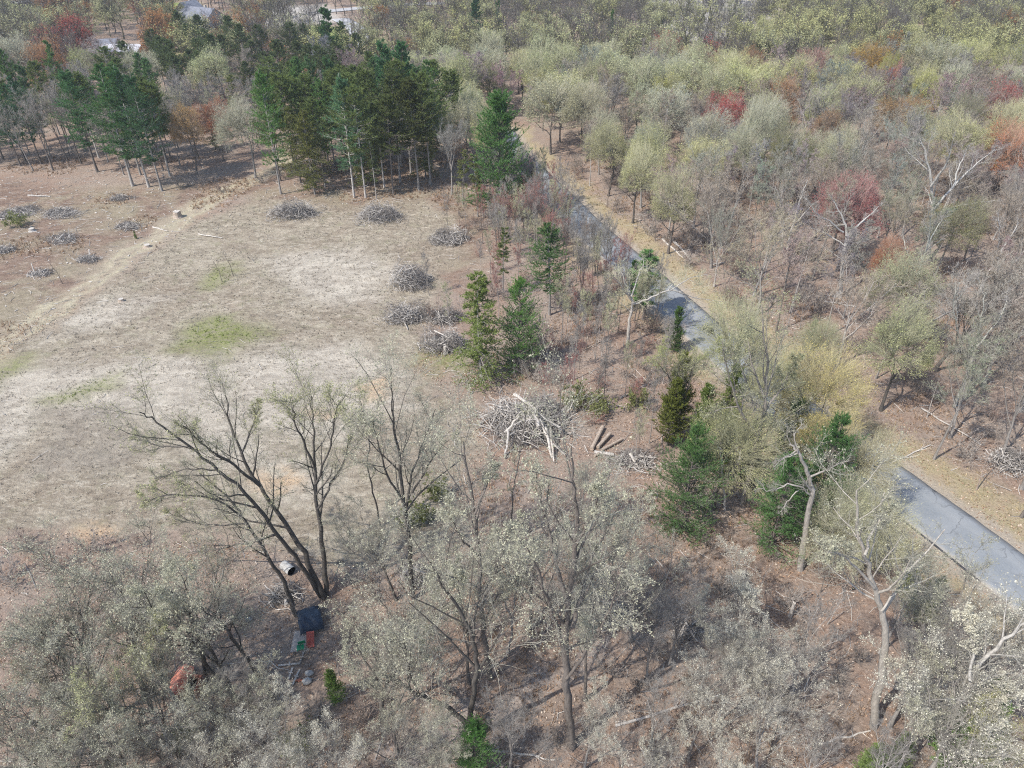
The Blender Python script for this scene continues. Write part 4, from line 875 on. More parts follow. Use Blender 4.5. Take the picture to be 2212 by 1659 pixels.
# ------------------------------------------------------------------ the woods: palette by where the crown shows
CLS = {'sage': SAGE, 'yg': YG, 'grey': GREY, 'red': RED, 'orange': ORANGE_, 'gold': GOLD, 'olive': OLIVE}
ACC = [(1580, 210, 62, 'red'), (1870, 400, 60, 'red'), (2185, 275, 50, 'orange'), (1890, 110, 50, 'orange'), (1940, 120, 40, 'yg'), (1960, 225, 40, 'orange'), (1530, 110, 45, 'red'), (1430, 90, 30, 'red'),
       (1480, 100, 28, 'orange'), (2015, 165, 55, 'yg'), (1800, 240, 40, 'orange'), (2150, 90, 80, 'yg'), (330, 45, 45, 'orange'), (140, 60, 35, 'red'), (220, 55, 40, 'red'), (100, 120, 60, 'orange'), (110, 12, 35, 'yg'), (330, 75, 40, 'green'),
       (400, 230, 50, 'orange'), (440, 220, 28, 'red'), (620, 150, 55, 'orange'), (560, 130, 40, 'yg'), (1320, 260, 30, 'sage'), (1380, 360, 60, 'sage'), (1945, 520, 45, 'orange'), (1990, 610, 30, 'orange'),
       (1700, 260, 30, 'orange'), (1430, 170, 90, 'sage'), (1530, 60, 60, 'grey'), (1340, 100, 60, 'sage'), (1600, 150, 70, 'yg'), (2090, 440, 40, 'olive'), (1890, 300, 5, 'red'), (2105, 670, 30, 'olive'), (1860, 50, 60, 'yg'), (2040, 40, 60, 'yg'), (1720, 40, 60, 'yg')]
CLS['green'] = GREEN_
RC = np.random.default_rng(77)
def crown_class(px, py):
    for ax, ay, r, c in ACC:
        if hypot((px-ax), (py-ay)*1.8) < r*.85 and RC.random() < .85: return c
    if px > 1600 and py < 110: w = dict(yg=.42, grey=.3, sage=.22, orange=.06)
    elif px > 1620 and py < 330: w = dict(grey=.52, orange=.08, red=.04, sage=.22, yg=.1, olive=.04)
    elif 900 < px <= 1660 and py < 60: w = dict(sage=.35, yg=.15, grey=.5)
    elif 900 < px <= 1660 and py < 330: w = dict(sage=.60, yg=.14, grey=.24, olive=.02)
    elif px > 1150 and py < 560: w = dict(grey=.82, sage=.12, orange=.03, olive=.03)
    elif px > 1150: w = dict(grey=.92, sage=.05, orange=.01, olive=.02)
    elif px < 560 and py < 200: w = dict(sage=.42, grey=.38, orange=.12, red=.05, yg=.03)
    else: w = dict(sage=.36, grey=.48, yg=.1, orange=.06)
    k = list(w); return k[int(RC.choice(len(k), p=np.array(list(w.values()))/sum(w.values())))]
STAND = gpoly([(-600, 330), (-100, 392), (60, 385), (150, 372), (200, 392), (300, 400), (400, 398), (470, 380), (560, 380), (640, 412), (800, 422), (930, 412), (1000, 400), (1005, 330), (905, 255), (800, 240), (640, 262), (480, 250), (330, 240), (100, 225), (-400, 225)])
GLADE = gpoly([(470, 395), (520, 290), (590, 290), (640, 330), (560, 395)])
DARKROW = gpoly([(290, 245), (300, 180), (420, 150), (560, 165), (640, 160), (760, 165), (800, 200), (760, 240), (640, 262), (480, 250)])
YARD = gpoly([(185, 205), (205, 88), (345, 86), (355, 205)])
HOUSE = gpoly([(385, 30), (520, 30), (525, 112), (370, 112)])
STRIP = gpoly([(985, 440), (1150, 400), (1245, 440), (1330, 530), (1480, 680), (1700, 880), (1900, 1040), (2200, 1330), (2400, 1500), (2400, 2600), (-600, 2600), (-700, 1100), (-300, 960), (-600, 400), (0, 372), (560, 400), (900, 430)])
def inside(x, y, poly, m=0): return float(sdist(np.array([x]), np.array([y]), poly)[0]) > m
cell = {}
def free(x, y, r):
    i, j = int(x//8), int(y//8)
    for a in (-1, 0, 1):
        for b in (-1, 0, 1):
            for (u, v, q) in cell.get((i+a, j+b), ()):
                if hypot(x-u, y-v) < (r+q)/2: return False
    return True
def take(x, y, r): cell.setdefault((int(x//8), int(y//8)), []).append((x, y, r))
for x, y, r in OCC: take(x, y, r*1.6)
cand = []
RS = np.random.default_rng(9)
cx, cy = RS.uniform(-330, 330, 90000), RS.uniform(20, 425, 90000)
ppx, _ = projv(np.stack([cx, cy, cx*0+12], 1)); rd = pline(cx, cy, ROAD_L); rf = np.min([pline(cx, cy, L) for L in FARR_W], 0)
ok = (rd > 6.3) & (rf > 7) & (ppx > -170) & (ppx < 2380)
for poly, m in ((STRIP, -1), (FIELD, -1), (YARD, 0), (HOUSE, 0)) : ok &= ~(sdist(cx, cy, poly) > m)
for q in LAWN: ok &= ~(sdist(cx, cy, q) > 0)
for q in MARSH: ok &= ~((sdist(cx, cy, q) > 0) & (RS.random(len(cx)) < .97))
ins = sdist(cx, cy, STAND) > 0; insg = sdist(cx, cy, GLADE) > 0; insd = sdist(cx, cy, DARKROW) > 0
FARDECID = []; nind = {}
for i in np.nonzero(ok)[0]:
    x, y = float(cx[i]), float(cy[i])
    if ins[i]:
        sp = 3.2 if not insg[i] else 12
        if y > 145: sp = 4.6
    elif insd[i]: sp = 5
    else:
        h = float(RS.uniform(11, 14.6)) if y > 110 else float(RS.uniform(11.5, 15)); cl = crown_class(*proj((x, y, h*.8)))
        sp = (4.0 if y < 115 else 4.6) if cl == 'grey' else 6.3
        if y > 188: sp = 5.2 if cl == 'grey' else 6.6
    if not free(x, y, sp): continue
    take(x, y, sp)
    if ins[i]:
        r = RS.random(); h = RS.uniform(14, 18) if y < 140 else RS.uniform(11, 15)
        px, _ = proj((x, y, 0)); left = px < 560
        a, b, c = (.15, .52, .56) if left else ((.52, .76, .86) if y < 140 else (.36, .66, .70))
        if 60 < px < 170: a, b, c = .03, .1, .12
        if 380 < px < 560: a, b, c = .08, .16, .2
        far = y > 150
        if r < a: put('rp2' if far else 'rp1', x, y, h, R_.choice([B_GREY, B_MID, B_PALE]), RP, 'pine_tree', 'pine', desc=('tall', 'dark olive', 'pine'), group='pines of the stand', rad=0)
        elif r < b: put('wp2' if far else 'wp1', x, y, h+1, R_.choice([B_GREY, B_MID]), R_.choice([WP, WPD]), 'pine_tree', 'pine', desc=('full', 'deep green', 'pine'), group='pines of the stand', rad=0, wide=.85)
        elif r < c: put('spr1', x, y, h*.75, B_MID, SPR, 'spruce_tree', 'spruce', desc=('shorter', 'olive', 'spruce'), group='spruces of the stand', rad=0)
        else:
            cl = crown_class(*proj((x, y, 13)))
            k = 'bare1' if not far else 'bare2'
            if left and RS.random() < .55: cl = 'grey'
            put(k, x, y, h*.9, R_.choice([B_MID, B_GREY]), CLS[cl], 'leafless_tree' if cl == 'grey' else 'budding_tree', 'tree', desc=('tall', {'grey': 'grey leafless', 'sage': 'sage budding', 'yg': 'yellow green', 'orange': 'orange budded', 'red': 'red budded', 'olive': 'olive', 'green': 'green', 'gold': 'golden'}[cl], 'tree'), group='broadleaved trees of the pine stand', wide=.8, rad=0)
        continue
    if insd[i] and RS.random() < .5:
        put('rp2', x, y, RS.uniform(11.5, 15.5), B_MID, (.13, .165, .075), 'pine_tree', 'pine', desc=('dark', 'dark green', 'pine'), group='dark pines behind the stand', rad=0); continue
    if 55 < y < 215 and cl in ('sage', 'yg') : h *= 1.05
    if y > 188:
        FARDECID.append((x, y, h, cl)); continue
    W_ = {'grey': 'grey leafless', 'sage': 'sage budding', 'yg': 'yellow green', 'orange': 'orange budded', 'red': 'red budded', 'olive': 'olive budding', 'green': 'fresh green', 'gold': 'golden'}[cl]
    if cl == 'grey':
        bk = R_.choice([B_MID, B_GREY, B_GREY, B_PALE]); k = ('bare2' if y > 140 else R_.choice(['bare1', 'slim1', 'bare1', 'slim1', 'bareoak1']))
        if y < 140 and RS.random() < .10: k, bk = 'dead1', (.42, .40, .37); W_ = 'whitish dead'
        nm = 'leafless_tree'; lc = tuple(c*RS.uniform(.75, 1.2) for c in (.28, .25, .215))
        if RS.random() < .25: lc = (.29, .23, .17)
    else:
        bk = R_.choice([B_DARK, B_MID, B_GREY]); nm = 'budding_tree' if cl not in ('red', 'orange') else 'maple_tree'
        k = {'sage': 'oak', 'yg': 'oak', 'olive': 'oak', 'green': 'oak', 'gold': 'oak', 'red': 'vase', 'orange': 'vase'}[cl]
        k = (k+'2') if y > 140 else ('oak1' if k == 'oak' else 'oak1'); lc = CLS[cl]
        if cl == 'sage' : lc = tuple(a+(b-a)*RS.random() for a, b in zip((.44, .45, .22), (.48, .48, .34)))
        if cl == 'red' and RS.random() < .6: lc = (.32, .15, .125)
    put(k, x, y, h, bk, lc, nm, 'tree', desc=('small' if h < 12.5 else ('tall' if h > 15 else 'broad'), W_, 'tree' if 'maple' not in nm else 'maple'), group='trees of the woods', wide=RS.uniform(.95, 1.2), rad=0)
print('far stuff trees', len(FARDECID), 'labelled trees', len(TREES))
# the distant wood reads as one mass: one object
def far_arrays(seed, bare):
    rg = np.random.default_rng(seed); g = Geo()
    if bare:
        T = main_stem(rg, 8.5, .2, 5, .08); L1 = grow(rg, *T, 7, .4, 1, (15, 50), .9, .3, 4, .15, .12, .55, rmin=.06)
        L2 = grow(rg, *L1, 6, .25, 1, (20, 50), .5, .4, 3, .12, .15, .5, rmin=.04); L3 = grow(rg, *L2, 6, .2, 1, (25, 60), .6, .4, 2, .1, .2, .5, rmin=.03)
        for q in (T, L1, L2, L3): tube(g, *q, 3)
        nv = g.n; leaves(g, rg, L2[0], 160, .22, .4, 1, .4, lo=.3)
    else:
        T, L1, L2, tw, sub = dome_parts(rg, 15, 10.5, 130, 2, .04)
        for q in (T, L1, L2, tw): tube(g, *q, 3)
        nv = g.n; dome_leaves(g, rg, tw, sub, 2600, .21, 1, .3)
    return np.concatenate(g.V), np.concatenate(g.Q), nv
FA = [far_arrays(500+i, False) for i in range(5)]; FB = [far_arrays(520+i, True) for i in range(4)]
gf = Geo()
for x, y, h, cl in FARDECID:
    V, Q, nv = R_.choice(FB if cl == 'grey' else FA); a = R_.uniform(0, 6.28); s = h/15*1.05; ws = s*R_.uniform(.95, 1.25)
    X = np.empty_like(V); X[:, 0] = (V[:, 0]*cos(a)-V[:, 1]*sin(a))*ws+x; X[:, 1] = (V[:, 0]*sin(a)+V[:, 1]*cos(a))*ws+y; X[:, 2] = V[:, 2]*s-.1
    c = np.array(CLS[cl])*R_.uniform(.85, 1.15); C = np.ones((len(V), 4), np.float32)
    tw = np.array((.20, .18, .165)) if cl == 'grey' else np.array((.12, .11, .10))*.6 + c*.25
    C[:nv, :3] = tw; C[nv:, :3] = c; gf.add(X, Q, 0); gf.C.append(C)
obj('distant_woods', gf.mesh('distant_woods', [M['leaf_far']]), kind='stuff')

# ------------------------------------------------------------------ undergrowth: saplings, shrubs, each its own
cnt = 0
cx, cy = RS.uniform(10, 170, 12000), RS.uniform(28, 135, 12000)
rd = pline(cx, cy, ROAD_L); st_ = sdist(cx, cy, STRIP)
for i in range(len(cx)):
    x, y = float(cx[i]), float(cy[i])
    if rd[i] < 6 or st_[i] > 0 or abs(x) > 12+y*.72: continue
    px, py = proj((x, y, 0))
    if px > 2260 or not free(x, y, 1.9): continue
    take(x, y, 1.1); cnt += 1
    if cnt > 600: break
    if RS.random() < .55:
        single('sapling', SAP[R_.randrange(4)], (x, y, gz1(x, y)), R_.uniform(0, 6), R_.uniform(.7, 1.25), R_.choice([B_MID, B_GREY, B_PALE, (.3, .24, .2)]), 'sapling', desc=('thin', 'leafless', 'sapling'), group='saplings of the right hand wood')
    else:
        c = R_.choice([(.30, .25, .22), (.33, .29, .26), (.27, .22, .18), (.36, .24, .19)]); k = R_.randrange(3)
        single('shrub', SHR[k], (x, y, gz1(x, y)), R_.uniform(0, 6), R_.uniform(.8, 1.6), c, 'shrub', desc=('low', 'brown grey twiggy', 'shrub'), group='bare shrubs of the right hand wood')
NEARW = gpoly([(-60, 1230), (450, 1230), (860, 1250), (1060, 1200), (1250, 1060), (1450, 1130), (1700, 1220), (1960, 1230), (2260, 1480), (2260, 1700), (-60, 1700)])
_x, _y = _r.uniform(-32, 36, 1500), _r.uniform(17, 50, 1500); _in = (sdist(_x, _y, NEARW) > 0) & (pline(_x, _y, ROAD_L) > 4.5); _pl = []
for x, y in zip(_x[_in], _y[_in]):
    if all(hypot(x-a, y-b) > 2.4 for a, b in _pl) and len(_pl) < 170:
        _pl.append((x, y)); x, y = float(x), float(y)
        if _r.random() < .4: single('sapling', SAP[R_.randrange(4)], (x, y, gz1(x, y)), R_.uniform(0, 6), R_.uniform(.4, .8), R_.choice([B_MID, B_GREY, B_PALE]), 'sapling', desc=('thin', 'leafless', 'sapling'), group='saplings under the near trees')
        else: single('shrub', SHR[R_.randrange(3)], (x, y, gz1(x, y)), R_.uniform(0, 6), R_.uniform(.35, .8), R_.choice([(.30, .25, .21), (.36, .32, .28), (.30, .20, .14)]), 'shrub', desc=('small', 'brown grey twiggy', 'shrub'), group='low shrubs')
SH2 = [(1290, 455, 'v'), (1340, 470, 'v'), (1050, 800, 0), (1150, 820, 0), (1210, 740, 0), (1290, 660, 0), (1200, 830, 0), (1400, 720, 0), (1430, 760, 0), (1460, 720, 0), (1250, 880, 1), (1300, 895, 1), (1375, 880, 1), (1160, 760, 0), (940, 690, 0), (985, 690, 0), (1060, 640, 0),
       (40, 490, 1), (480, 415, 0), (570, 395, 0), (390, 405, 0), (440, 400, 0), (200, 1190, 0), (120, 1230, 0), (60, 1180, 0), (300, 1180, 0), (20, 1260, 0), (900, 1130, 1), (940, 1080, 1), (1000, 1110, 0), (1080, 1180, 0), (1400, 1330, 0), (1460, 1400, 0), (1350, 1260, 0), (760, 1260, 0),
       (820, 1300, 0), (880, 1340, 0), (940, 1330, 0), (1800, 1260, 0), (1840, 1230, 0), (1760, 1200, 0), (1960, 1280, 1), (1990, 1330, 1), (2010, 1400, 0), (1960, 1400, 0), (1560, 1160, 0), (1640, 1180, 0), (1310, 1450, 0), (1480, 1580, 0), (1750, 1640, 0), (1420, 1640, 0), (880, 1600, 0), (780, 1560, 0), (1100, 1640, 0),
       (480, 1600, 0), (250, 1640, 0), (100, 1640, 0), (640, 1620, 1), (400, 1600, 1), (1600, 1330, 0), (1700, 1320, 0), (1560, 1290, 0), (1130, 1260, 0), (1180, 1300, 0)]
for px, py, t in SH2:
    if t == 'v': continue
    x, y = bot(px, py); s = R_.uniform(.8, 1.3)
    single('shrub', SHR[R_.randrange(3) + (3 if t else 0)], (x, y, gz1(x, y)), R_.uniform(0, 6), s*(.8 if py > 1000 else 1), (.22, .24, .09) if t else R_.choice([(.30, .26, .23), (.33, .29, .26), (.28, .20, .16)]), 'shrub',
           desc=('low', 'green leaved' if t else 'brown grey twiggy', 'shrub'), group='low shrubs')
# ------------------------------------------------------------------ brush piles
def rx_seed(v, k): return .7+.6*((v*7.31*k) % 1)
def sticks(g, rg, n, rx, ry, hz, lr, rr, mi=0, curl=.15, radial=.6, k=5):
    a = rg.random(n)*6.283; q = np.sqrt(rg.random(n)); x = np.cos(a)*q*rx; y = np.sin(a)*q*ry
    z = hz*np.clip(1-q**2, 0, 1)*(.35+.65*rg.random(n)) + .05
    if n > 20:                                       # heap of several uneven mounds
        rm = np.random.default_rng(int(rx*9973) % 99991); j = rg.integers(0, 5, n); ox = rm.uniform(-.6, .6, 5)*rx; oy = rm.uniform(-.6, .6, 5)*ry; sc = rm.uniform(.4, .75, 5); hs = rm.uniform(.5, 1.2, 5)
        x = x*sc[j]+ox[j]; y = y*sc[j]+oy[j]; z = z*hs[j]
    da = np.where(rg.random(n) < radial, a + rg.normal(0, .5, n), rg.random(n)*6.283)
    el = rg.normal(-.1, .35, n) + .25*(1-q)*rg.random(n)
    d = np.stack([np.cos(da)*np.cos(el), np.sin(da)*np.cos(el), np.sin(el)], 1); L = lr[0]+(lr[1]-lr[0])*rg.random(n)**1.6
    Q = np.zeros((n, k, 3)); Q[:, 0] = np.stack([x, y, z], 1) - d*L[:, None]*.5
    for i in range(1, k): d = nrm(d+rg.normal(0, curl, (n, 3))); Q[:, i] = Q[:, i-1]+d*(L/(k-1))[:, None]
    Q[:, :, 2] = np.maximum(Q[:, :, 2], .03)
    R = (rr[0]+(rr[1]-rr[0])*rg.random(n)**2)[:, None]*np.linspace(1, .45, k)[None]
    tube(g, Q, R, 5 if rr[1] > .06 else 3, mi, cap=rr[1] > .06)
def pile(px, py, w, h, seed, label, dens=1.0, logs=5, dark=False, name='brush_pile', loglen=2.2):
    w *= 1.12 if px > 500 else 1; a, b = at(px-w/2, py), at(px+w/2, py); c = at(px, py); rx = (b[0]-a[0])/2; ry = rx*.75
    hz = max(.6, h*1.6) if px > 500 else h*.55; rg = np.random.default_rng(seed)
    r = bpy.data.objects.new(name, None); COL.objects.link(r); r.location = (c[0], c[1], gz1(c[0], c[1])); r['category'] = 'brush pile'; r['label'] = label; r['group'] = 'brush piles'
    g = Geo(); n = int(330*dens*rx)
    gd = Geo()
    sticks(gd, rg, int(n*1.3), rx, ry, hz*.95, (.4, 1.3), (.012, .035), curl=.4, radial=.2); o = obj('brush', gd.mesh('brush', [M['brush_shade']]), r)
    sticks(g, rg, int(n*.45), rx*.95, ry*.95, hz*1.05, (.5, 1.9), (.018, .055), curl=.34, radial=.25); sticks(g, rg, int(n*.16), rx*1.35, ry*1.15, hz*.5, (.5, 1.6), (.012, .035), curl=.3)
    obj('branches', g.mesh('branches', [M['deadwood']]), r)
    for i in range(logs):
        gl = Geo(); sticks(gl, rg, 1, rx*.75, ry*.75, hz*1.0, (loglen*.7, loglen*1.3), (.09, .16), curl=.06, radial=.7, k=6); obj('log', gl.mesh('log', [M['palewood'] if i % 3 else M['deadwood']]), r)
M['brush_shade'] = flat('shade toned brush wood', (.22, .20, .185), var=.5, scale=3)  # darker copy of the wood, shade low in the heaps put into colour
for px, py, w, h, sd, lb, dn, lg in [
    (632, 462, 92, 1.7, 1, 'grey brush pile in front of the slim leaning white pine', 1, 5),
    (826, 468, 92, 1.5, 2, 'low grey brush pile before the pale trunked pines of the stand', 1, 3),
    (976, 522, 72, 1.4, 3, 'small grey brush pile near the field corner by thin spruces', 1, 3),
    (880, 612, 88, 1.9, 4, 'tangled grey root and brush pile at the right field edge', 1.2, 5),
    (880, 690, 86, 1.5, 5, 'brush pile directly below the tangled root pile', 1.1, 4),
    (960, 695, 74, 1.0, 6, 'flat dark brush pile beside the olive drooping spruce', .8, 1),
    (955, 748, 86, 1.6, 7, 'brush pile with a pale stump at the foot of the olive spruce', 1.1, 6),
    (40, 462, 95, 1.1, 8, 'dark brush windrow at the left edge of the slash ground', 1, 1),
    (135, 462, 84, .8, 9, 'light grey brush heap right of the dark windrow', .7, 4),
    (280, 490, 60, .6, 10, 'flat twig heap near the tiny bright green conifer', .6, 2),
    (140, 518, 84, .6, 11, 'flat bleached twig heap below the light grey heap', .5, 3),
    (265, 428, 50, .5, 12, 'thin twig heap before the left pine clump', .6, 2),
    (5, 545, 50, .6, 13, 'dark twig heap at the left edge, lower one', .8, 1),
    (190, 560, 50, .35, 14, 'scattered pale twig heap in the middle of the slash ground', .5, 2),
    (85, 590, 50, .35, 15, 'scattered chips and twigs near the lone sapling', .4, 3),
    (1325, 1335, 70, .9, 16, 'grey root and branch heap on litter right of the forked oak', .9, 3),
    (1590, 1270, 60, .4, 17, 'small grey twig heap in the litter under the light grey crown', .5, 2),
    (1365, 1000, 110, .5, 18, 'long low heap of grey sticks left of the bright bushy pine', .6, 4),
    (330, 1300, 90, 1.0, 19, 'grey brush heap under the near left crowns', .9, 4),
    (615, 1290, 60, .6, 20, 'pale split wood heap near the foot of the slanting oak', .6, 6),
    (720, 960, 1, .3, 21, '', 0, 0),
    (905, 1250, 60, .6, 22, 'dark brush heap under the low sage crowns', .7, 2),
    (1480, 1365, 60, .5, 23, 'dark twig heap under the grey leafless crown', .6, 2),
    (2180, 1000, 110, .9, 24, 'brown brush heap on the far verge at the right edge', .8, 3)]:
    if w > 5: pile(px, py, w, h, sd, lb, dn, lg)
# the largest pile, with long pale logs
def big_pile():
    c = at(1130, 925); rg = np.random.default_rng(71); r = bpy.data.objects.new('brush_pile', None); COL.objects.link(r)
    r.location = (c[0], c[1], gz1(c[0], c[1])); r['category'] = 'brush pile'; r['group'] = 'brush piles'; r['label'] = 'largest brush pile with long bleached logs, right of the bare dry field'
    g = Geo(); sticks(g, rg, 2400, 4.4, 3.6, 2.5, (.8, 2.6), (.015, .035), curl=.3, radial=.45); obj('brush', g.mesh('brush', [M['brush_shade']]), r)
    g = Geo(); sticks(g, rg, 1100, 4.6, 3.8, 2.7, (1, 3.4), (.022, .06), curl=.2, radial=.7); sticks(g, rg, 300, 6.5, 5, .9, (1, 3), (.02, .04), curl=.25, radial=.8)
    sticks(g, rg, 19, 4.6, 3.8, 2.4, (3.0, 6.0), (.05, .10), curl=.16, radial=.9, k=7); sticks(g, rg, 60, 5.2, 4.2, 1.6, (2.5, 5.0), (.04, .08), curl=.16, radial=.9, k=7)
    obj('branches', g.mesh('branches', [M['deadwood']]), r)
    def L(a, b, za, zb, r0, m=M['palewood']):
        A, B = at(*a, za)-c, at(*b, zb)-c; pts = np.array([A+(B-A)*t+rg.normal(0, .06, 3) for t in np.linspace(0, 1, 6)]); gg = Geo(); tube(gg, pts, np.linspace(r0, r0*.7, 6), 7, cap=True); obj('log', gg.mesh('log', [m], False), r)
    L((1112, 850), (1158, 888), 2.4, 2.2, .17); L((1068, 905), (1084, 862), 1.2, 1.8, .12); L((1084, 860), (1112, 905), 1.9, 1.6, .09); L((1092, 935), (1122, 900), 1.3, 2.2, .13)
    L((1190, 912), (1216, 930), 1.5, .9, .16); L((1178, 925), (1193, 985), 1.9, .5, .15); L((1190, 925), (1196, 1000), 1.6, .3, .10); L((1155, 890), (1165, 925), 2.6, 2.2, .22, M['deadwood'])
    L((1195, 960), (1225, 985), 1.0, .4, .14, M['deadwood']); L((1060, 880), (1075, 895), .9, 1.0, .12); L((1128, 895), (1145, 910), 2.2, 2.2, .12); L((1166, 905), (1180, 940), 2.4, 1.6, .13); L((1100, 930), (1090, 990), 1.5, .2, .12, M['deadwood'])
    L((1160, 880), (1200, 865), 2.2, 1.9, .07, M['deadwood']); L((1200, 900), (1250, 850), 1.2, .9, .06, M['deadwood'])
big_pile()
# cut logs
for i, (a, b, r0) in enumerate([((1278, 970), (1302, 922), .2), ((1291, 966), (1318, 936), .17), ((1300, 972), (1344, 948), .13), ((1284, 976), (1326, 982), .16), ((1284, 985), (1300, 975), .12)]):
    A, B = at(*a, .3), at(*b, .35 + .1*(i == 1)); g = Geo(); tube(g, np.array([A, (A*2+B)/3, (A+B*2)/3, B])-A, np.full(4, r0), 10, cap=True)
    o = obj('cut_log', g.mesh('cut_log', [M['brownlog'] if i != 3 else M['deadwood']])); o.location = A; o['category'] = 'log'; o['group'] = 'cut logs right of the largest brush pile'
    o['label'] = ['thick brown cut log, leftmost of the fanned logs', 'thick brown cut log, second of the fanned logs', 'thin brown cut log, third of the fanned logs', 'pale debarked cut log lying crosswise below the fanned logs', 'short log stub at the foot of the fanned logs'][i]
for i, (a, b, r0, m, lb) in enumerate([
    ((1432, 515), (1476, 556), .16, 'palewood', 'pale fallen trunk on the right verge, longest of three'), ((1445, 512), (1488, 552), .13, 'deadwood', 'grey fallen trunk on the right verge, middle of three'), ((1458, 520), (1492, 560), .12, 'palewood', 'pale fallen trunk on the right verge, nearest the wood'),
    ((60, 421), (108, 423), .15, 'deadwood', 'grey fallen log in front of the bluish pines'), ((330, 500*.98), (362, 498), .12, 'palewood', 'bleached stick lying on the slash ground by the tiny conifer'), ((428, 512*.985), (480, 512), .1, 'palewood', 'thin bleached log beside the grassy track'),
    ((1440, 457), (1500, 480), .14, 'deadwood', 'grey fallen log under the trees right of the road bend'), ((1780, 650), (1850, 662), .14, 'deadwood', 'fallen grey trunk below the white branched tree'), ((1340, 860), (1440, 810), .06, 'deadwood', 'thin fallen stem in the strip between field and road'),
    ((1190, 790), (1300, 735), .08, 'brownlog', 'long dark fallen stem right of the fresh green pine'), ((1700, 820), (1770, 780), .1, 'deadwood', 'fallen stem across the far verge behind the golden tree'), ((300, 1300), (352, 1322), .16, 'palewood', 'grey fallen trunk under the near left crowns'),
    ((1640, 1320), (1700, 1370), .05, 'deadwood', 'thin pole lying on the litter near the white blossoming crowns'), ((1330, 1565), (1560, 1500), .1, 'deadwood', 'long fallen trunk at the bottom below the white blossoming crowns'), ((1050, 1615), (1200, 1640), .08, 'palewood', 'pale fallen branch beside the small bright pine'),
    ((1740, 1620), (1880, 1580), .09, 'palewood', 'pale fallen branch reaching the foot of the curved trunk'), ((1900, 1010), (2010, 960), .1, 'palewood', 'pale fallen trunk along the far verge of the road'), ((2000, 700), (2110, 640), .1, 'deadwood', 'fallen grey trunk in the brown wood below the orange shrub'),
    ((1540, 570), (1600, 560), .12, 'deadwood', 'dark fallen log in the shade of the right hand wood'), ((870, 1235), (945, 1228), .12, 'deadwood', 'grey fallen log between the low sage crowns'), ((1990, 880), (2120, 960), .09, 'deadwood', 'thin fallen trunk in the open wood at the right')]):
    A, B = at(*a, .12), at(*b, .12); A[2] += gz1(A[0], A[1]); B[2] += gz1(B[0], B[1]); rg = np.random.default_rng(600+i); pts = np.array([A+(B-A)*t for t in np.linspace(0, 1, 7)])-A; pts[1:-1] += rg.normal(0, .07, (5, 3))*[1, 1, .3]
    g = Geo(); Rr = np.linspace(r0, r0*.5, 7); tube(g, pts, Rr, 7, cap=True)
    br = grow(rg, pts[None], Rr[None], 6, .4, 1, (30, 60), .18, .3, 4, .03, .15, .5); tube(g, *br, 3)
    o = obj('fallen_log', g.mesh('fallen_log', [M[m]])); o.location = A; o['category'] = 'log'; o['group'] = 'fallen trunks'; o['label'] = lb
# stumps
def stump(px, py, r, h, label, mat='brownlog'):
    c = at(px, py); g = Geo(); rg = np.random.default_rng(int(px)); n = 12; a = np.arange(n)*2*pi/n; prof = [(1.5, -.1), (1.15, .15), (1.0, .5), (.95, 1)]
    V = []; j = 1+.15*rg.random(n)
    for s, z in prof: V.append(np.stack([np.cos(a)*r*s*j, np.sin(a)*r*s*j, np.full(n, z*h)+ (rg.random(n)*.12*h if z == 1 else 0)], 1))
    V = np.concatenate(V); i = np.arange(4*n).reshape(4, n); q = np.stack([i[:-1], np.roll(i, -1, 1)[:-1], np.roll(i, -1, 1)[1:], i[1:]], -1).reshape(-1, 4); g.add(V, q)
    t = Geo(); ring = V[-n:]; t.add(np.concatenate([ring+[0, 0, .004], [[0, 0, h*1.02]]]), [(k, (k+1) % n, n, n) for k in range(n)])
    o = obj('stump', g.mesh('stump', [M[mat]])); o.location = (c[0], c[1], gz1(c[0], c[1])); o['category'] = 'stump'; o['group'] = 'stumps'; o['label'] = label
    obj('cut_face', t.mesh('cut_face', [M['palewood']]), o)
stump(384, 468, .55, .9, 'dark upright stump beside the grassy track'); stump(318, 548*.97, .4, .35, 'low dark stump between the track and the flat twig heap'); stump(70, 500, .4, .4, 'grey stump below the light grey brush heap', 'deadwood')
stump(38, 472, .35, .4, 'grey stump in the dark windrow', 'deadwood'); stump(962, 764, .16, .9, 'tall pale broken stump at the foot of the olive spruce', 'palewood'); stump(262, 650, .3, .3, 'small dark stump near the pale grass band'); stump(1706, 1480*.9, .12, 1.5, 'tall thin broken stump on orange litter near the big grey trunk', 'deadwood')
stump(1810, 640, .4, .5, 'grey stump behind the far verge', 'deadwood')
# ------------------------------------------------------------------ scrap in the near yard
def box(g, c, s, mi=0, rot=0, tilt=0):
    v = np.array([(x, y, z) for x in (-.5, .5) for y in (-.5, .5) for z in (-.5, .5)])*s
    if tilt: v = v @ np.array([[1, 0, 0], [0, cos(tilt), sin(tilt)], [0, -sin(tilt), cos(tilt)]])
    v = v @ np.array([[cos(rot), sin(rot), 0], [-sin(rot), cos(rot), 0], [0, 0, 1]])
    g.add(v+np.array(c), [(0, 1, 3, 2), (4, 6, 7, 5), (0, 4, 5, 1), (2, 3, 7, 6), (0, 2, 6, 4), (1, 5, 7, 3)], mi)
def top_empty(name, p, cat, label, group=None):
    r = bpy.data.objects.new(name, None); COL.objects.link(r); r.location = (p[0], p[1], gz1(p[0], p[1])); r['category'] = cat; r['label'] = label
    if group: r['group'] = group
    return r
M['white'] = flat('chalky white paint', (.42, .41, .39), rough=.7, var=.4, scale=3); M['black'] = flat('black rubber and inner shade', (.02, .02, .02), rough=.7)  # black: tyre rubber, also the painted shade inside drum and rusty frame
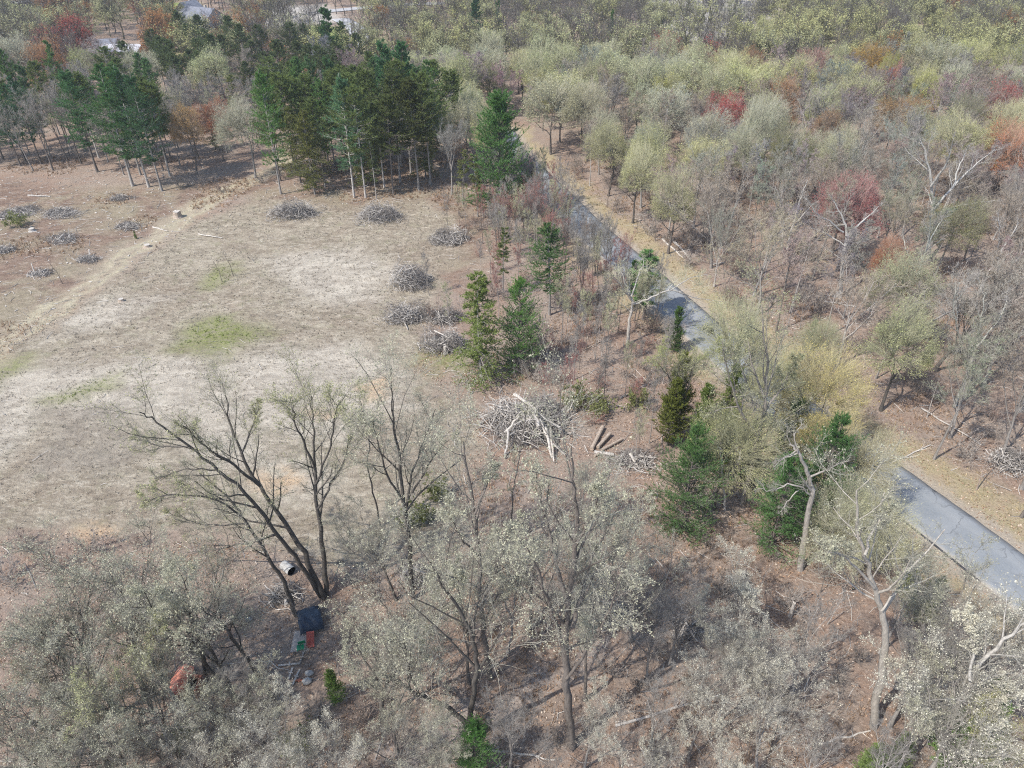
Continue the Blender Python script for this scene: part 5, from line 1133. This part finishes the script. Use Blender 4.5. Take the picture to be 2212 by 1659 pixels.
M['tarp'] = flat('dark blue tarpaulin', (.02, .035, .06), rough=.45, var=.4, scale=2, spec=.4); M['rust'] = flat('orange rusty sheet', (.62, .25, .17), rough=.7, var=.3, scale=2.5)
M['greenp'] = flat('green plastic', (.02, .25, .12), rough=.4); M['cement'] = flat('cement slab', (.42, .38, .34), var=.2); M['redpaint'] = flat('faded red paint', (.35, .09, .07)); M['rustd'] = flat('dark rust', (.30, .12, .08), var=.4)
p = at(622, 1232); r = top_empty('metal_drum', p, 'drum', 'white drum lying on its side with a dark open end, beside the leaning oak trunks')
g = Geo(); ax = nrm(np.array([.75, -.62, -.03])); L0 = 1.25; r.scale = (.85, .85, .85); xs_ = np.array([0, .02, .4, .42, .44, .8, .82, .84, 1.2, 1.25]); rr_ = np.array([.40, .44, .44, .455, .44, .44, .455, .44, .44, .45])
tube(g, np.array([ax*(x-.6)+[0, 0, .44] for x in xs_]), rr_, 20); obj('drum_body', g.mesh('drum_body', [M['white']], True), r)
g = Geo(); tube(g, np.array([ax*(-.6+.01)+[0, 0, .44], ax*(-.6+.03)+[0, 0, .44]]), np.array([.40, .40]), 20, cap=True); obj('drum_end', g.mesh('drum_end', [M['white']]), r)
g = Geo(); tube(g, np.array([ax*(.12)+[0, 0, .44], ax*.635+[0, 0, .44]]), np.array([.40, .425]), 20); tube(g, np.array([ax*.1+[0, 0, .44], ax*.12+[0, 0, .44]]), np.array([.41, .41]), 20, cap=True); obj('drum_inner_shade', g.mesh('drum_inner_shade', [M['black']]), r)  # black inner tube and disc paint the shade inside the open drum
# blue tarp over a frame, with a slab in front
p = at(672, 1345); r = top_empty('tarp_shelter', p, 'shelter', 'dark blue tarpaulin over a low frame, half hidden by the thick sage crown'); r.scale = (.62, .72, .8); r.rotation_euler = (0, 0, .35)
g = Geo(); nx_, ny_ = 14, 12; u, v = np.meshgrid(np.linspace(-1, 1, nx_), np.linspace(-1, 1, ny_)); z = 1.15-.25*np.abs(v)-.9*np.maximum(0, np.abs(u)-.82)*5*.25 - .75*np.maximum(0, np.abs(v)-.8)*2.4 + .05*np.sin(u*9+v*5)
V = np.stack([u*1.35+.04*np.sin(v*7), v*1.5, z], -1).reshape(-1, 3); i = np.arange(nx_*ny_).reshape(ny_, nx_); g.add(V, np.stack([i[:-1, :-1], i[:-1, 1:], i[1:, 1:], i[1:, :-1]], -1).reshape(-1, 4)); obj('tarpaulin', g.mesh('tarpaulin', [M['tarp']], True), r)
for sx in (-1, 1):
    for sy in (-1, 1):
        g = Geo(); box(g, (sx*1.1, sy*1.2, .4), (.08, .08, .9)); obj('post', g.mesh('post', [M['deadwood']]), r)
p = at(652, 1385); r = top_empty('plywood_sheet', p, 'sheet', 'pale plywood sheet lying in front of the blue tarpaulin'); g = Geo(); box(g, (0, 0, .12), (1.3, 1.7, .04), rot=.05, tilt=.05); obj('sheet', g.mesh('sheet', [M['cement']]), r)
p = at(672, 1388); r = top_empty('leaning_sheet', p, 'panel', 'faded red panel leaning beside the pale plywood sheet'); g = Geo(); box(g, (0, 0, .4), (.55, 1.1, .04), rot=.15, tilt=.5); box(g, (0, .02, .43), (.08, 1.0, .03), rot=.15, tilt=.5); obj('panel', g.mesh('panel', [M['redpaint']]), r)
p = at(650, 1402); r = top_empty('plastic_chair', p, 'chair', 'small bright green plastic chair tipped over before the plywood sheet')
g = Geo(); box(g, (0, 0, .28), (.5, .45, .05), rot=.3); obj('seat', g.mesh('seat', [M['greenp']]), r); g = Geo(); box(g, (.05, .25, .5), (.5, .05, .45), rot=.3, tilt=.3); obj('backrest', g.mesh('backrest', [M['greenp']]), r)
for sx, sy in ((-1, -1), (1, -1), (1, 1), (-1, 1)): g = Geo(); box(g, (sx*.2-.03*sy, sy*.18, .13), (.05, .05, .27), rot=.3); obj('leg', g.mesh('leg', [M['greenp']]), r)
for k, (px, py, L_, rot, m, lb) in enumerate([(652, 1420, 1.0, 1.5, 'white', 'short white board standing out below the green chair'), (625, 1436, 1.5, .12, 'palewood', 'pale board lying left of the short white board'), (628, 1455, .9, 1.5, 'palewood', 'upright tan board by the wood frame in the scrap yard'),
                                               (640, 1462, 1.2, 1.4, 'palewood', 'second tan board by the wood frame in the scrap yard'), (646, 1470, 1.5, .05, 'rustd', 'rusty brown plank at the foot of the tan boards')]):
    p = at(px, py); g = Geo(); box(g, (0, 0, .1), (L_, .12, .05), rot=rot); box(g, (0.02, .0, .16), (.08, .3, .04), rot=rot); o = obj('board', g.mesh('board', [M[m]])); o.location = (p[0], p[1], gz1(p[0], p[1])); o['category'] = 'board'; o['group'] = 'boards of the scrap yard'; o['label'] = lb
for px, py, s, lb in [(668, 1455, .30, 'crumpled white sack above the tan boards'), (664, 1472, .33, 'crumpled white sack beside the rusty plank'), (537, 1355*.988, .25, 'small white sack on bare ground below the slanting trunks')]:
    p = at(px, py); rg = np.random.default_rng(px); n = 14; th, ph = np.meshgrid(np.linspace(0, pi, 9), np.linspace(0, 2*pi, n, endpoint=False)); rr = s*(1+.35*(fbm(th*2+px, ph*1.5, 3)-.5)*2)
    V = np.stack([rr*np.sin(th)*np.cos(ph), rr*.8*np.sin(th)*np.sin(ph), s*.4+rr*.5*np.cos(th)], -1).reshape(-1, 3); i = np.arange(n*9).reshape(n, 9); q = np.stack([i[:, :-1], i[:, 1:], np.roll(i, -1, 0)[:, 1:], np.roll(i, -1, 0)[:, :-1]], -1).reshape(-1, 4)
    g = Geo(); g.add(V, q); o = obj('sack', g.mesh('sack', [M['white']], True)); o.location = (p[0], p[1], gz1(p[0], p[1])); o['category'] = 'sack'; o['group'] = 'white sacks'; o['label'] = lb
# rusty overturned hull-like sheet
p = at(392, 1478); r = top_empty('rusty_hood', p, 'scrap', 'orange rusty vehicle hood lying among the near left crowns')
u, v = np.meshgrid(np.linspace(-1, 1, 13), np.linspace(-1, 1, 17)); wdt = .62-.22*np.maximum(0, -v)-.10*v*v; z = .35+.28*(1-u**2)-.1*v+.05*np.cos(u*6)+.05*np.exp(-((v-.15)**2)/.004)
V = np.stack([u*wdt, v*1.15, z], -1).reshape(-1, 3); i = np.arange(13*17).reshape(17, 13); q = np.stack([i[:-1, :-1], i[:-1, 1:], i[1:, 1:], i[1:, :-1]], -1).reshape(-1, 4); g = Geo(); g.add(V, q); V2 = V.copy(); V2[:, 2] -= .05; g.add(V2, q[:, ::-1])
o = obj('hood_panel', g.mesh('hood_panel', [M['rust']], True), r)
p = at(408, 1492); r = top_empty('rusty_bin', p, 'scrap', 'brown rusty frame with dark opening right beside the orange hood')
g = Geo(); box(g, (0, 0, .45), (.12, 1.3, .9)); box(g, (.8, 0, .45), (.12, 1.3, .9)); box(g, (.4, .6, .45), (.66, .1, .9)); obj('side_panels', g.mesh('side_panels', [M['rustd']]), r)
g = Geo(); box(g, (.4, 0, .12), (.66, 1.0, .1)); box(g, (.4, .1, .5), (.66, .08, .5)); obj('opening_shade', g.mesh('opening_shade', [M['black']]), r)  # black panels paint the shade within the frame's opening
# ------------------------------------------------------------------ far buildings and vehicles
M['roofblue'] = flat('grey blue roof sheet', (.19, .20, .235), var=.25, scale=1); M['roofpale'] = flat('pale roof sheet', (.46, .46, .49), var=.2, scale=.6); M['siding'] = flat('pale blue grey siding', (.38, .42, .46), var=.08, scale=1); M['tan'] = flat('tan siding', (.42, .36, .28), var=.1)
M['glass'] = flat('dark window glass', (.03, .035, .05), rough=.15, spec=.6); M['tealp'] = flat('teal grey paint', (.22, .30, .32), var=.15)
def house(px, py, w, d, hh, rh, rot, wallm, roofm, label, name='house', wins=3, doorw=0, over=.5):
    p = at(px, py); r = bpy.data.objects.new(name, None); COL.objects.link(r); r.location = (p[0], p[1], 0); r.rotation_euler = (0, 0, rot); r['category'] = 'building'; r['label'] = label
    g = Geo(); a, b = w/2, d/2; g.add([(-a, -b, 0), (a, -b, 0), (a, b, 0), (-a, b, 0), (-a, -b, hh), (a, -b, hh), (a, b, hh), (-a, b, hh), (-a, 0, hh+rh), (a, 0, hh+rh)],
        [(0, 1, 5, 4), (1, 2, 6, 5), (2, 3, 7, 6), (3, 0, 4, 7), (4, 8, 7, 7), (5, 6, 9, 9)]); obj('wall', g.mesh('wall', [M[wallm]]), r)
    g = Geo(); o_ = over; z0 = hh-o_*rh/b+.03
    for s in (-1, 1):
        V = [(-a-o_, s*(b+o_), z0), (a+o_, s*(b+o_), z0), (a+o_, 0, hh+rh+.03), (-a-o_, 0, hh+rh+.03)]; V = V + [(x, y, z+.14) for x, y, z in V]
        g.add(V, [(0, 1, 2, 3), (4, 7, 6, 5), (0, 4, 5, 1), (1, 5, 6, 2), (2, 6, 7, 3), (3, 7, 4, 0)])
    rf = obj('roof', g.mesh('roof', [M[roofm]]), r)
    if over > .4: g = Geo(); box(g, (a*.4, .6, hh+rh+.2), (.7, .7, 1.3)); obj('chimney', g.mesh('chimney', [M['cement']]), rf)
    for i in range(wins):
        x = -a+w*(i+.5)/wins; wn = Geo(); box(wn, (x, -b-.04, hh*.55), (1.3, .1, 1.3)); wf = obj('window', wn.mesh('window', [M['white']]), r)
        wn = Geo(); box(wn, (x, -b-.07, hh*.55), (1.1, .09, 1.1)); obj('pane', wn.mesh('pane', [M['glass']]), wf)
    if doorw: g = Geo(); box(g, (a-doorw*.8, -b-.05, 1.1), (doorw, .1, 2.2)); obj('door', g.mesh('door', [M['white']]), r)
house(437, 58, 14, 9, 3.2, 3.0, radians(-25), 'siding', 'roofblue', 'grey blue roofed house beside the bright lawn at the top', wins=4, doorw=1.0)
house(415, 42, 7, 7, 3.4, 2.6, radians(65), 'siding', 'roofblue', 'pale gabled wing behind the grey blue roofed house', wins=2)
house(262, 128, 14, 7, 2.7, 1.3, radians(-3), 'tan', 'roofpale', 'long low building with a pale shining roof behind the left pine clump', wins=4, over=.35)
house(236, 110, 6, 6, 2.4, .9, radians(10), 'tan', 'roofblue', 'small dark roofed shed at the left end of the pale roofed building', wins=1, over=.35)
house(698, 152, 8, 6, 3.6, 1.6, radians(15), 'tealp', 'roofblue', 'blue grey shed glimpsed between the dark pines', wins=2, over=.35)
house(580, 186, 7, 6, 3.6, 1.6, radians(5), 'tealp', 'roofblue', 'teal shed glimpsed low between trunks of the dark pines', wins=2, over=.35)
def car(px, py, rot, mat, label, body='car'):
    p = at(px, py); r = bpy.data.objects.new('parked_'+body, None); COL.objects.link(r); r.location = (p[0], p[1], .3); r.rotation_euler = (0, 0, rot); r['category'] = body; r['label'] = label; r['group'] = 'parked vehicles'
    prof = [(-2.2, .35), (-2.25, .75), (-2.0, .9), (-1.4, .95), (-.9, 1.45), (.9, 1.48), (1.5, 1.0), (2.2, .85), (2.25, .35)]; V = []
    for sy, ins_ in ((-.88, 0), (.88, 0)): V += [(x, sy*(.82 if z > 1.2 else 1), z) for x, z in prof]
    n = len(prof); g = Geo(); q = [(i, i+1, n+i+1, n+i) for i in range(n-1)] + [(n-1, 0, n, 2*n-1)]
    for b0, fl in ((0, 1), (n, 0)):
        for i in range(1, n-1): t = (b0, b0+i, b0+i+1, b0+i+1); q.append(t if fl else (b0, b0+i+1, b0+i, b0+i))
    g.add(V, q); obj('body', g.mesh('body', [M[mat]]), r); g = Geo(); box(g, (0, 0, 1.2), (1.9, 1.62, .36)); obj('windows', g.mesh('windows', [M['glass']]), r)
    for sx in (-1.4, 1.4):
        for sy in (-.85, .85): g = Geo(); tube(g, np.array([(sx, sy-.1, .33), (sx, sy+.1, .33)]), np.array([.33, .33]), 12, cap=True); obj('wheel', g.mesh('wheel', [M['black']]), r)
M['darkcar'] = flat('dark blue car paint', (.05, .07, .11), rough=.3, spec=.5, var=.05)
car(238, 107, .3, 'white', 'white car parked at the far left end of the pale roofed building'); car(250, 103, .2, 'darkcar', 'dark blue car parked beside the white car'); car(640, 196, .2, 'white', 'white vehicle roof glimpsed inside the pine stand')
car(302, 136, .2, 'white', 'white car parked at the right end of the pale roofed building')
# ------------------------------------------------------------------ scatter on the ground: nobody could count it
def scatter_sticks():
    rg = np.random.default_rng(90); g = Geo(); n = 10000; x = rg.uniform(-110, 130, n); y = rg.uniform(20, 135, n); f = sdist(x, y, FIELD); rd = pline(x, y, ROAD_L)
    keep = (rd > 6) & (np.abs(x) < 15+y*.78) & ((f < 0) | (rg.random(n) < .12)); x, y = x[keep], y[keep]; n = len(x); L = rg.uniform(.3, 1.8, n)*np.where(rg.random(n) < .08, 2, 1); a = rg.random(n)*6.28
    d = np.stack([np.cos(a), np.sin(a), rg.normal(0, .08, n)], 1); Q = np.stack([x, y, gz(x, y)+.06], 1)[:, None] + d[:, None]*(L[:, None]*np.array([-.5, 0, .5]))[:, :, None]; Q[:, 1] += rg.normal(0, .14, (n, 3))*[1, 1, .3]
    Q[:, :, 2] = np.maximum(Q[:, :, 2], gz(Q[:, :, 0].ravel(), Q[:, :, 1].ravel()).reshape(n, 3)+.02); R = rg.uniform(.012, .04, n)[:, None]*np.array([1, .9, .6]); h = rg.random(n) < .4
    tube(g, Q[h], R[h], 3, 0); tube(g, Q[~h], R[~h], 3, 1); obj('fallen_twigs', g.mesh('fallen_twigs', [M['palewood'], M['deadwood']]), kind='stuff')
    g = Geo(); n = 900; x = rg.uniform(-120, -20, n); y = rg.uniform(75, 135, n); f = sdist(x, y, FIELD); keep = f < 0; x, y = x[keep], y[keep]; n = len(x)
    for i in range(n): box(g, (x[i], y[i], gz1(x[i], y[i])+.04), (rg.uniform(.15, .5), rg.uniform(.08, .2), .08), rot=rg.random()*3)
    obj('wood_chips', g.mesh('wood_chips', [M['palewood']]), kind='stuff')
scatter_sticks()
M['grass'] = leaf_material('dry grass blades', src='attr', trans=.2, lo=.7, hi=1.3)
def grass():
    rg = np.random.default_rng(95); n = 90000; x = rg.uniform(-120, 125, n); y = 22 + 118*rg.random(n)**1.25; f = sdist(x, y, FIELD); rd = pline(x, y, ROAD_L)
    dens = vnoise(x*.35, y*.35, 50)*.6 + vnoise(x*.09, y*.09, 51)*.6
    kf = (f > -1) & (dens > .45); kv = (rd > 3.6) & (rd < 8.5); ko = (f < 0) & (rd > 8) & (vnoise(x*.12, y*.12, 53) > .6)
    keep = (kf | kv | ko) & (np.abs(x) < 15+y*.78) & (rd > 3.4); x, y = x[keep], y[keep]; kf, kv, ko = kf[keep], kv[keep], ko[keep]; n = len(x)
    gr = np.max([sm(-1, 1, sdist(x, y, p)) for p in GREEN], 0); z = gz(x, y); hh = np.where(kf, .16, np.where(kv, .22, .38))*rg.uniform(.5, 1.5, n)*(1+gr*.4)
    base = np.where(kf[:, None], [(.36, .32, .265)], np.where(kv[:, None], [(.44, .36, .22)], [(.36, .25, .165)])); pal = rg.random(n)[:, None]
    base = base*(.65+.7*pal); base = base*(1-gr[:, None]) + np.array([(.19, .24, .06)])*gr[:, None]; k = 4
    X = np.repeat(np.stack([x, y, z-.02], 1), k, 0) + rg.normal(0, .08, (n*k, 3))*[1, 1, 0]; d = rg.normal(0, .38, (n*k, 3)); d[:, 2] = 1; hk = np.repeat(hh, k)[:, None]
    a = rg.random(n*k)*6.28; w = np.stack([np.cos(a), np.sin(a), a*0], 1)*.018*(1+np.repeat(y, k)[:, None]/60); V = np.stack([X-w, X+w, X+d*hk], 1); q = np.arange(n*k*3).reshape(-1, 3); g = Geo(); g.add(V, np.concatenate([q, q[:, 2:]], 1))
    g.C.append(np.concatenate([np.repeat(base, k*3, 0), np.ones((n*k*3, 1))], 1).astype(np.float32)); obj('grass', g.mesh('grass', [M['grass']]), kind='stuff')
grass()

def leaf_litter():
    rg = np.random.default_rng(97); n = 110000; x = rg.uniform(-60, 75, n); y = 18 + 62*rg.random(n)**1.2; f = sdist(x, y, FIELD); rd = pline(x, y, ROAD_L)
    keep = (f < .5) & (rd > 3.0) & (np.abs(x) < 14+y*.75) & (vnoise(x*.5, y*.5, 61)*.5+vnoise(x*2, y*2, 62)*.5 > .38); x, y = x[keep], y[keep]; n = len(x)
    p = np.stack([x, y, gz(x, y)+.03+.05*rg.random(n)], 1); nn = nrm(rg.normal(0, .45, (n, 3))+[0, 0, 1]); u = nrm(np.cross(nn, rg.normal(0, 1, (n, 3)))); v = np.cross(nn, u); s = rg.uniform(.04, .11, n)[:, None]
    X = np.stack([p-u*s, p-v*s*.6, p+u*s, p+v*s*.6], 1); g = Geo(); g.add(X, np.arange(n*4).reshape(-1, 4)); pal = np.array([(.43, .28, .19), (.34, .22, .15), (.52, .39, .29), (.26, .17, .12), (.58, .49, .40)])[rg.integers(0, 5, n)]
    g.C.append(np.concatenate([np.repeat(pal, 4, 0), np.ones((n*4, 1))], 1).astype(np.float32)); obj('leaf_litter', g.mesh('leaf_litter', [M['grass']]), kind='stuff')
leaf_litter()
# ------------------------------------------------------------------ labels of the many: by look and by the nearest landmark
LM = [(1870, 400, 'the crimson maple'), (1580, 215, 'the dark red crown'), (2185, 275, 'the bright orange crown'), (1890, 110, 'the yellow orange crown'), (1078, 280, 'the tall bright white pine'), (1815, 800, 'the largest golden tree'),
      (2030, 380, 'the huge white limbed tree'), (1700, 450, 'the pair of whitish stems'), (1825, 520, 'the white branched tree'), (2110, 720, 'the fanning pale grey tree'), (1380, 350, 'the pale green crown by the road'), (1600, 150, 'the yellow green crowns'),
      (1340, 110, 'the far sage crowns'), (437, 45, 'the grey blue roofed house'), (265, 115, 'the long pale roofed building'), (1520, 20, 'the pale far meadow'), (2100, 90, 'the bright yellow green canopy'), (1740, 50, 'the yellow green far canopy'), (1940, 560, 'the orange shrub'),
      (760, 85, 'the far road bend'), (900, 250, 'the olive crowned pines'), (680, 320, 'the broad olive spruce'), (575, 280, 'the slim leaning white pine'), (290, 250, 'the left pine clump'), (120, 260, 'the bluish pines'), (430, 300, 'the orange leaved tree'), (765, 290, 'the blue green pine'),
      (1185, 560, 'the bare stemmed green pine'), (1040, 720, 'the olive drooping spruce'), (1120, 680, 'the fresh green pine'), (1365, 660, 'the dead tree with a side limb'), (1470, 540, 'the fallen trunks on the verge'), (2150, 970, 'the brown verge heap'), (1465, 1040, 'the bright bushy pine'),
      (1130, 900, 'the largest brush pile'), (1230, 1300, 'the forked oak'), (880, 1000, 'the sage budding oak'), (600, 1050, 'the leaning twin stemmed oak'), (1750, 1100, 'the big grey trunk'), (1900, 1400, 'the pale curved trunk'), (1650, 750, 'the roadside row'), (1230, 440, 'the road bend'),
      (2190, 430, 'the wood edge above the fanned limbs'), (1290, 1330, 'the grey root heap'), (400, 1480, 'the orange rusty hood'), (200, 1250, 'the brown slash strip'), (1980, 230, 'the orange crowns of the wood'), (1340, 240, 'the sage canopy beside the road')]
bpy.context.view_layer.update()
ORD = ['', 'second ', 'third ', 'fourth ', 'fifth ', 'sixth ', 'seventh ', 'eighth ', 'ninth ', 'tenth ', 'eleventh ', 'twelfth ']
buck = {}
SHORT = {}
for o, d in TREES:
    l = o.location; hp = {'shrub': 1, 'sapling': 2.5}.get(d[2], 11)
    px, py = proj((l[0], l[1], l[2]+hp)); k = min(range(len(LM)), key=lambda i: hypot(px-LM[i][0], (py-LM[i][1])*1.3)); dx, dy = px-LM[k][0], py-LM[k][1]
    dist = hypot(dx, dy*1.3)
    rel = ('right of' if dx > 0 else 'left of') if abs(dx) > abs(dy)*1.2 else ('behind' if dy < 0 else 'in front of')
    if dist < 28: rel = 'beside'
    buck.setdefault((d, rel, k), []).append((dist, o))
for (d, rel, k), L in buck.items():
    L.sort(key=lambda t: t[0])
    for i, (_, o) in enumerate(L):
        w = f"{d[0]} {d[1]} {d[2]}"
        tail = f"{rel} {LM[k][2]}"
        if len(L) > 1 and i < 12: s_ = f"{w}, {ORD[i]}nearest {tail}"
        elif len(L) > 1: s_ = f"{w} far out {tail}"
        else: s_ = f"{w} {tail}"
        if len(s_.split()) > 16: s_ = s_.replace(d[0]+' ', '', 1)
        o['label'] = s_
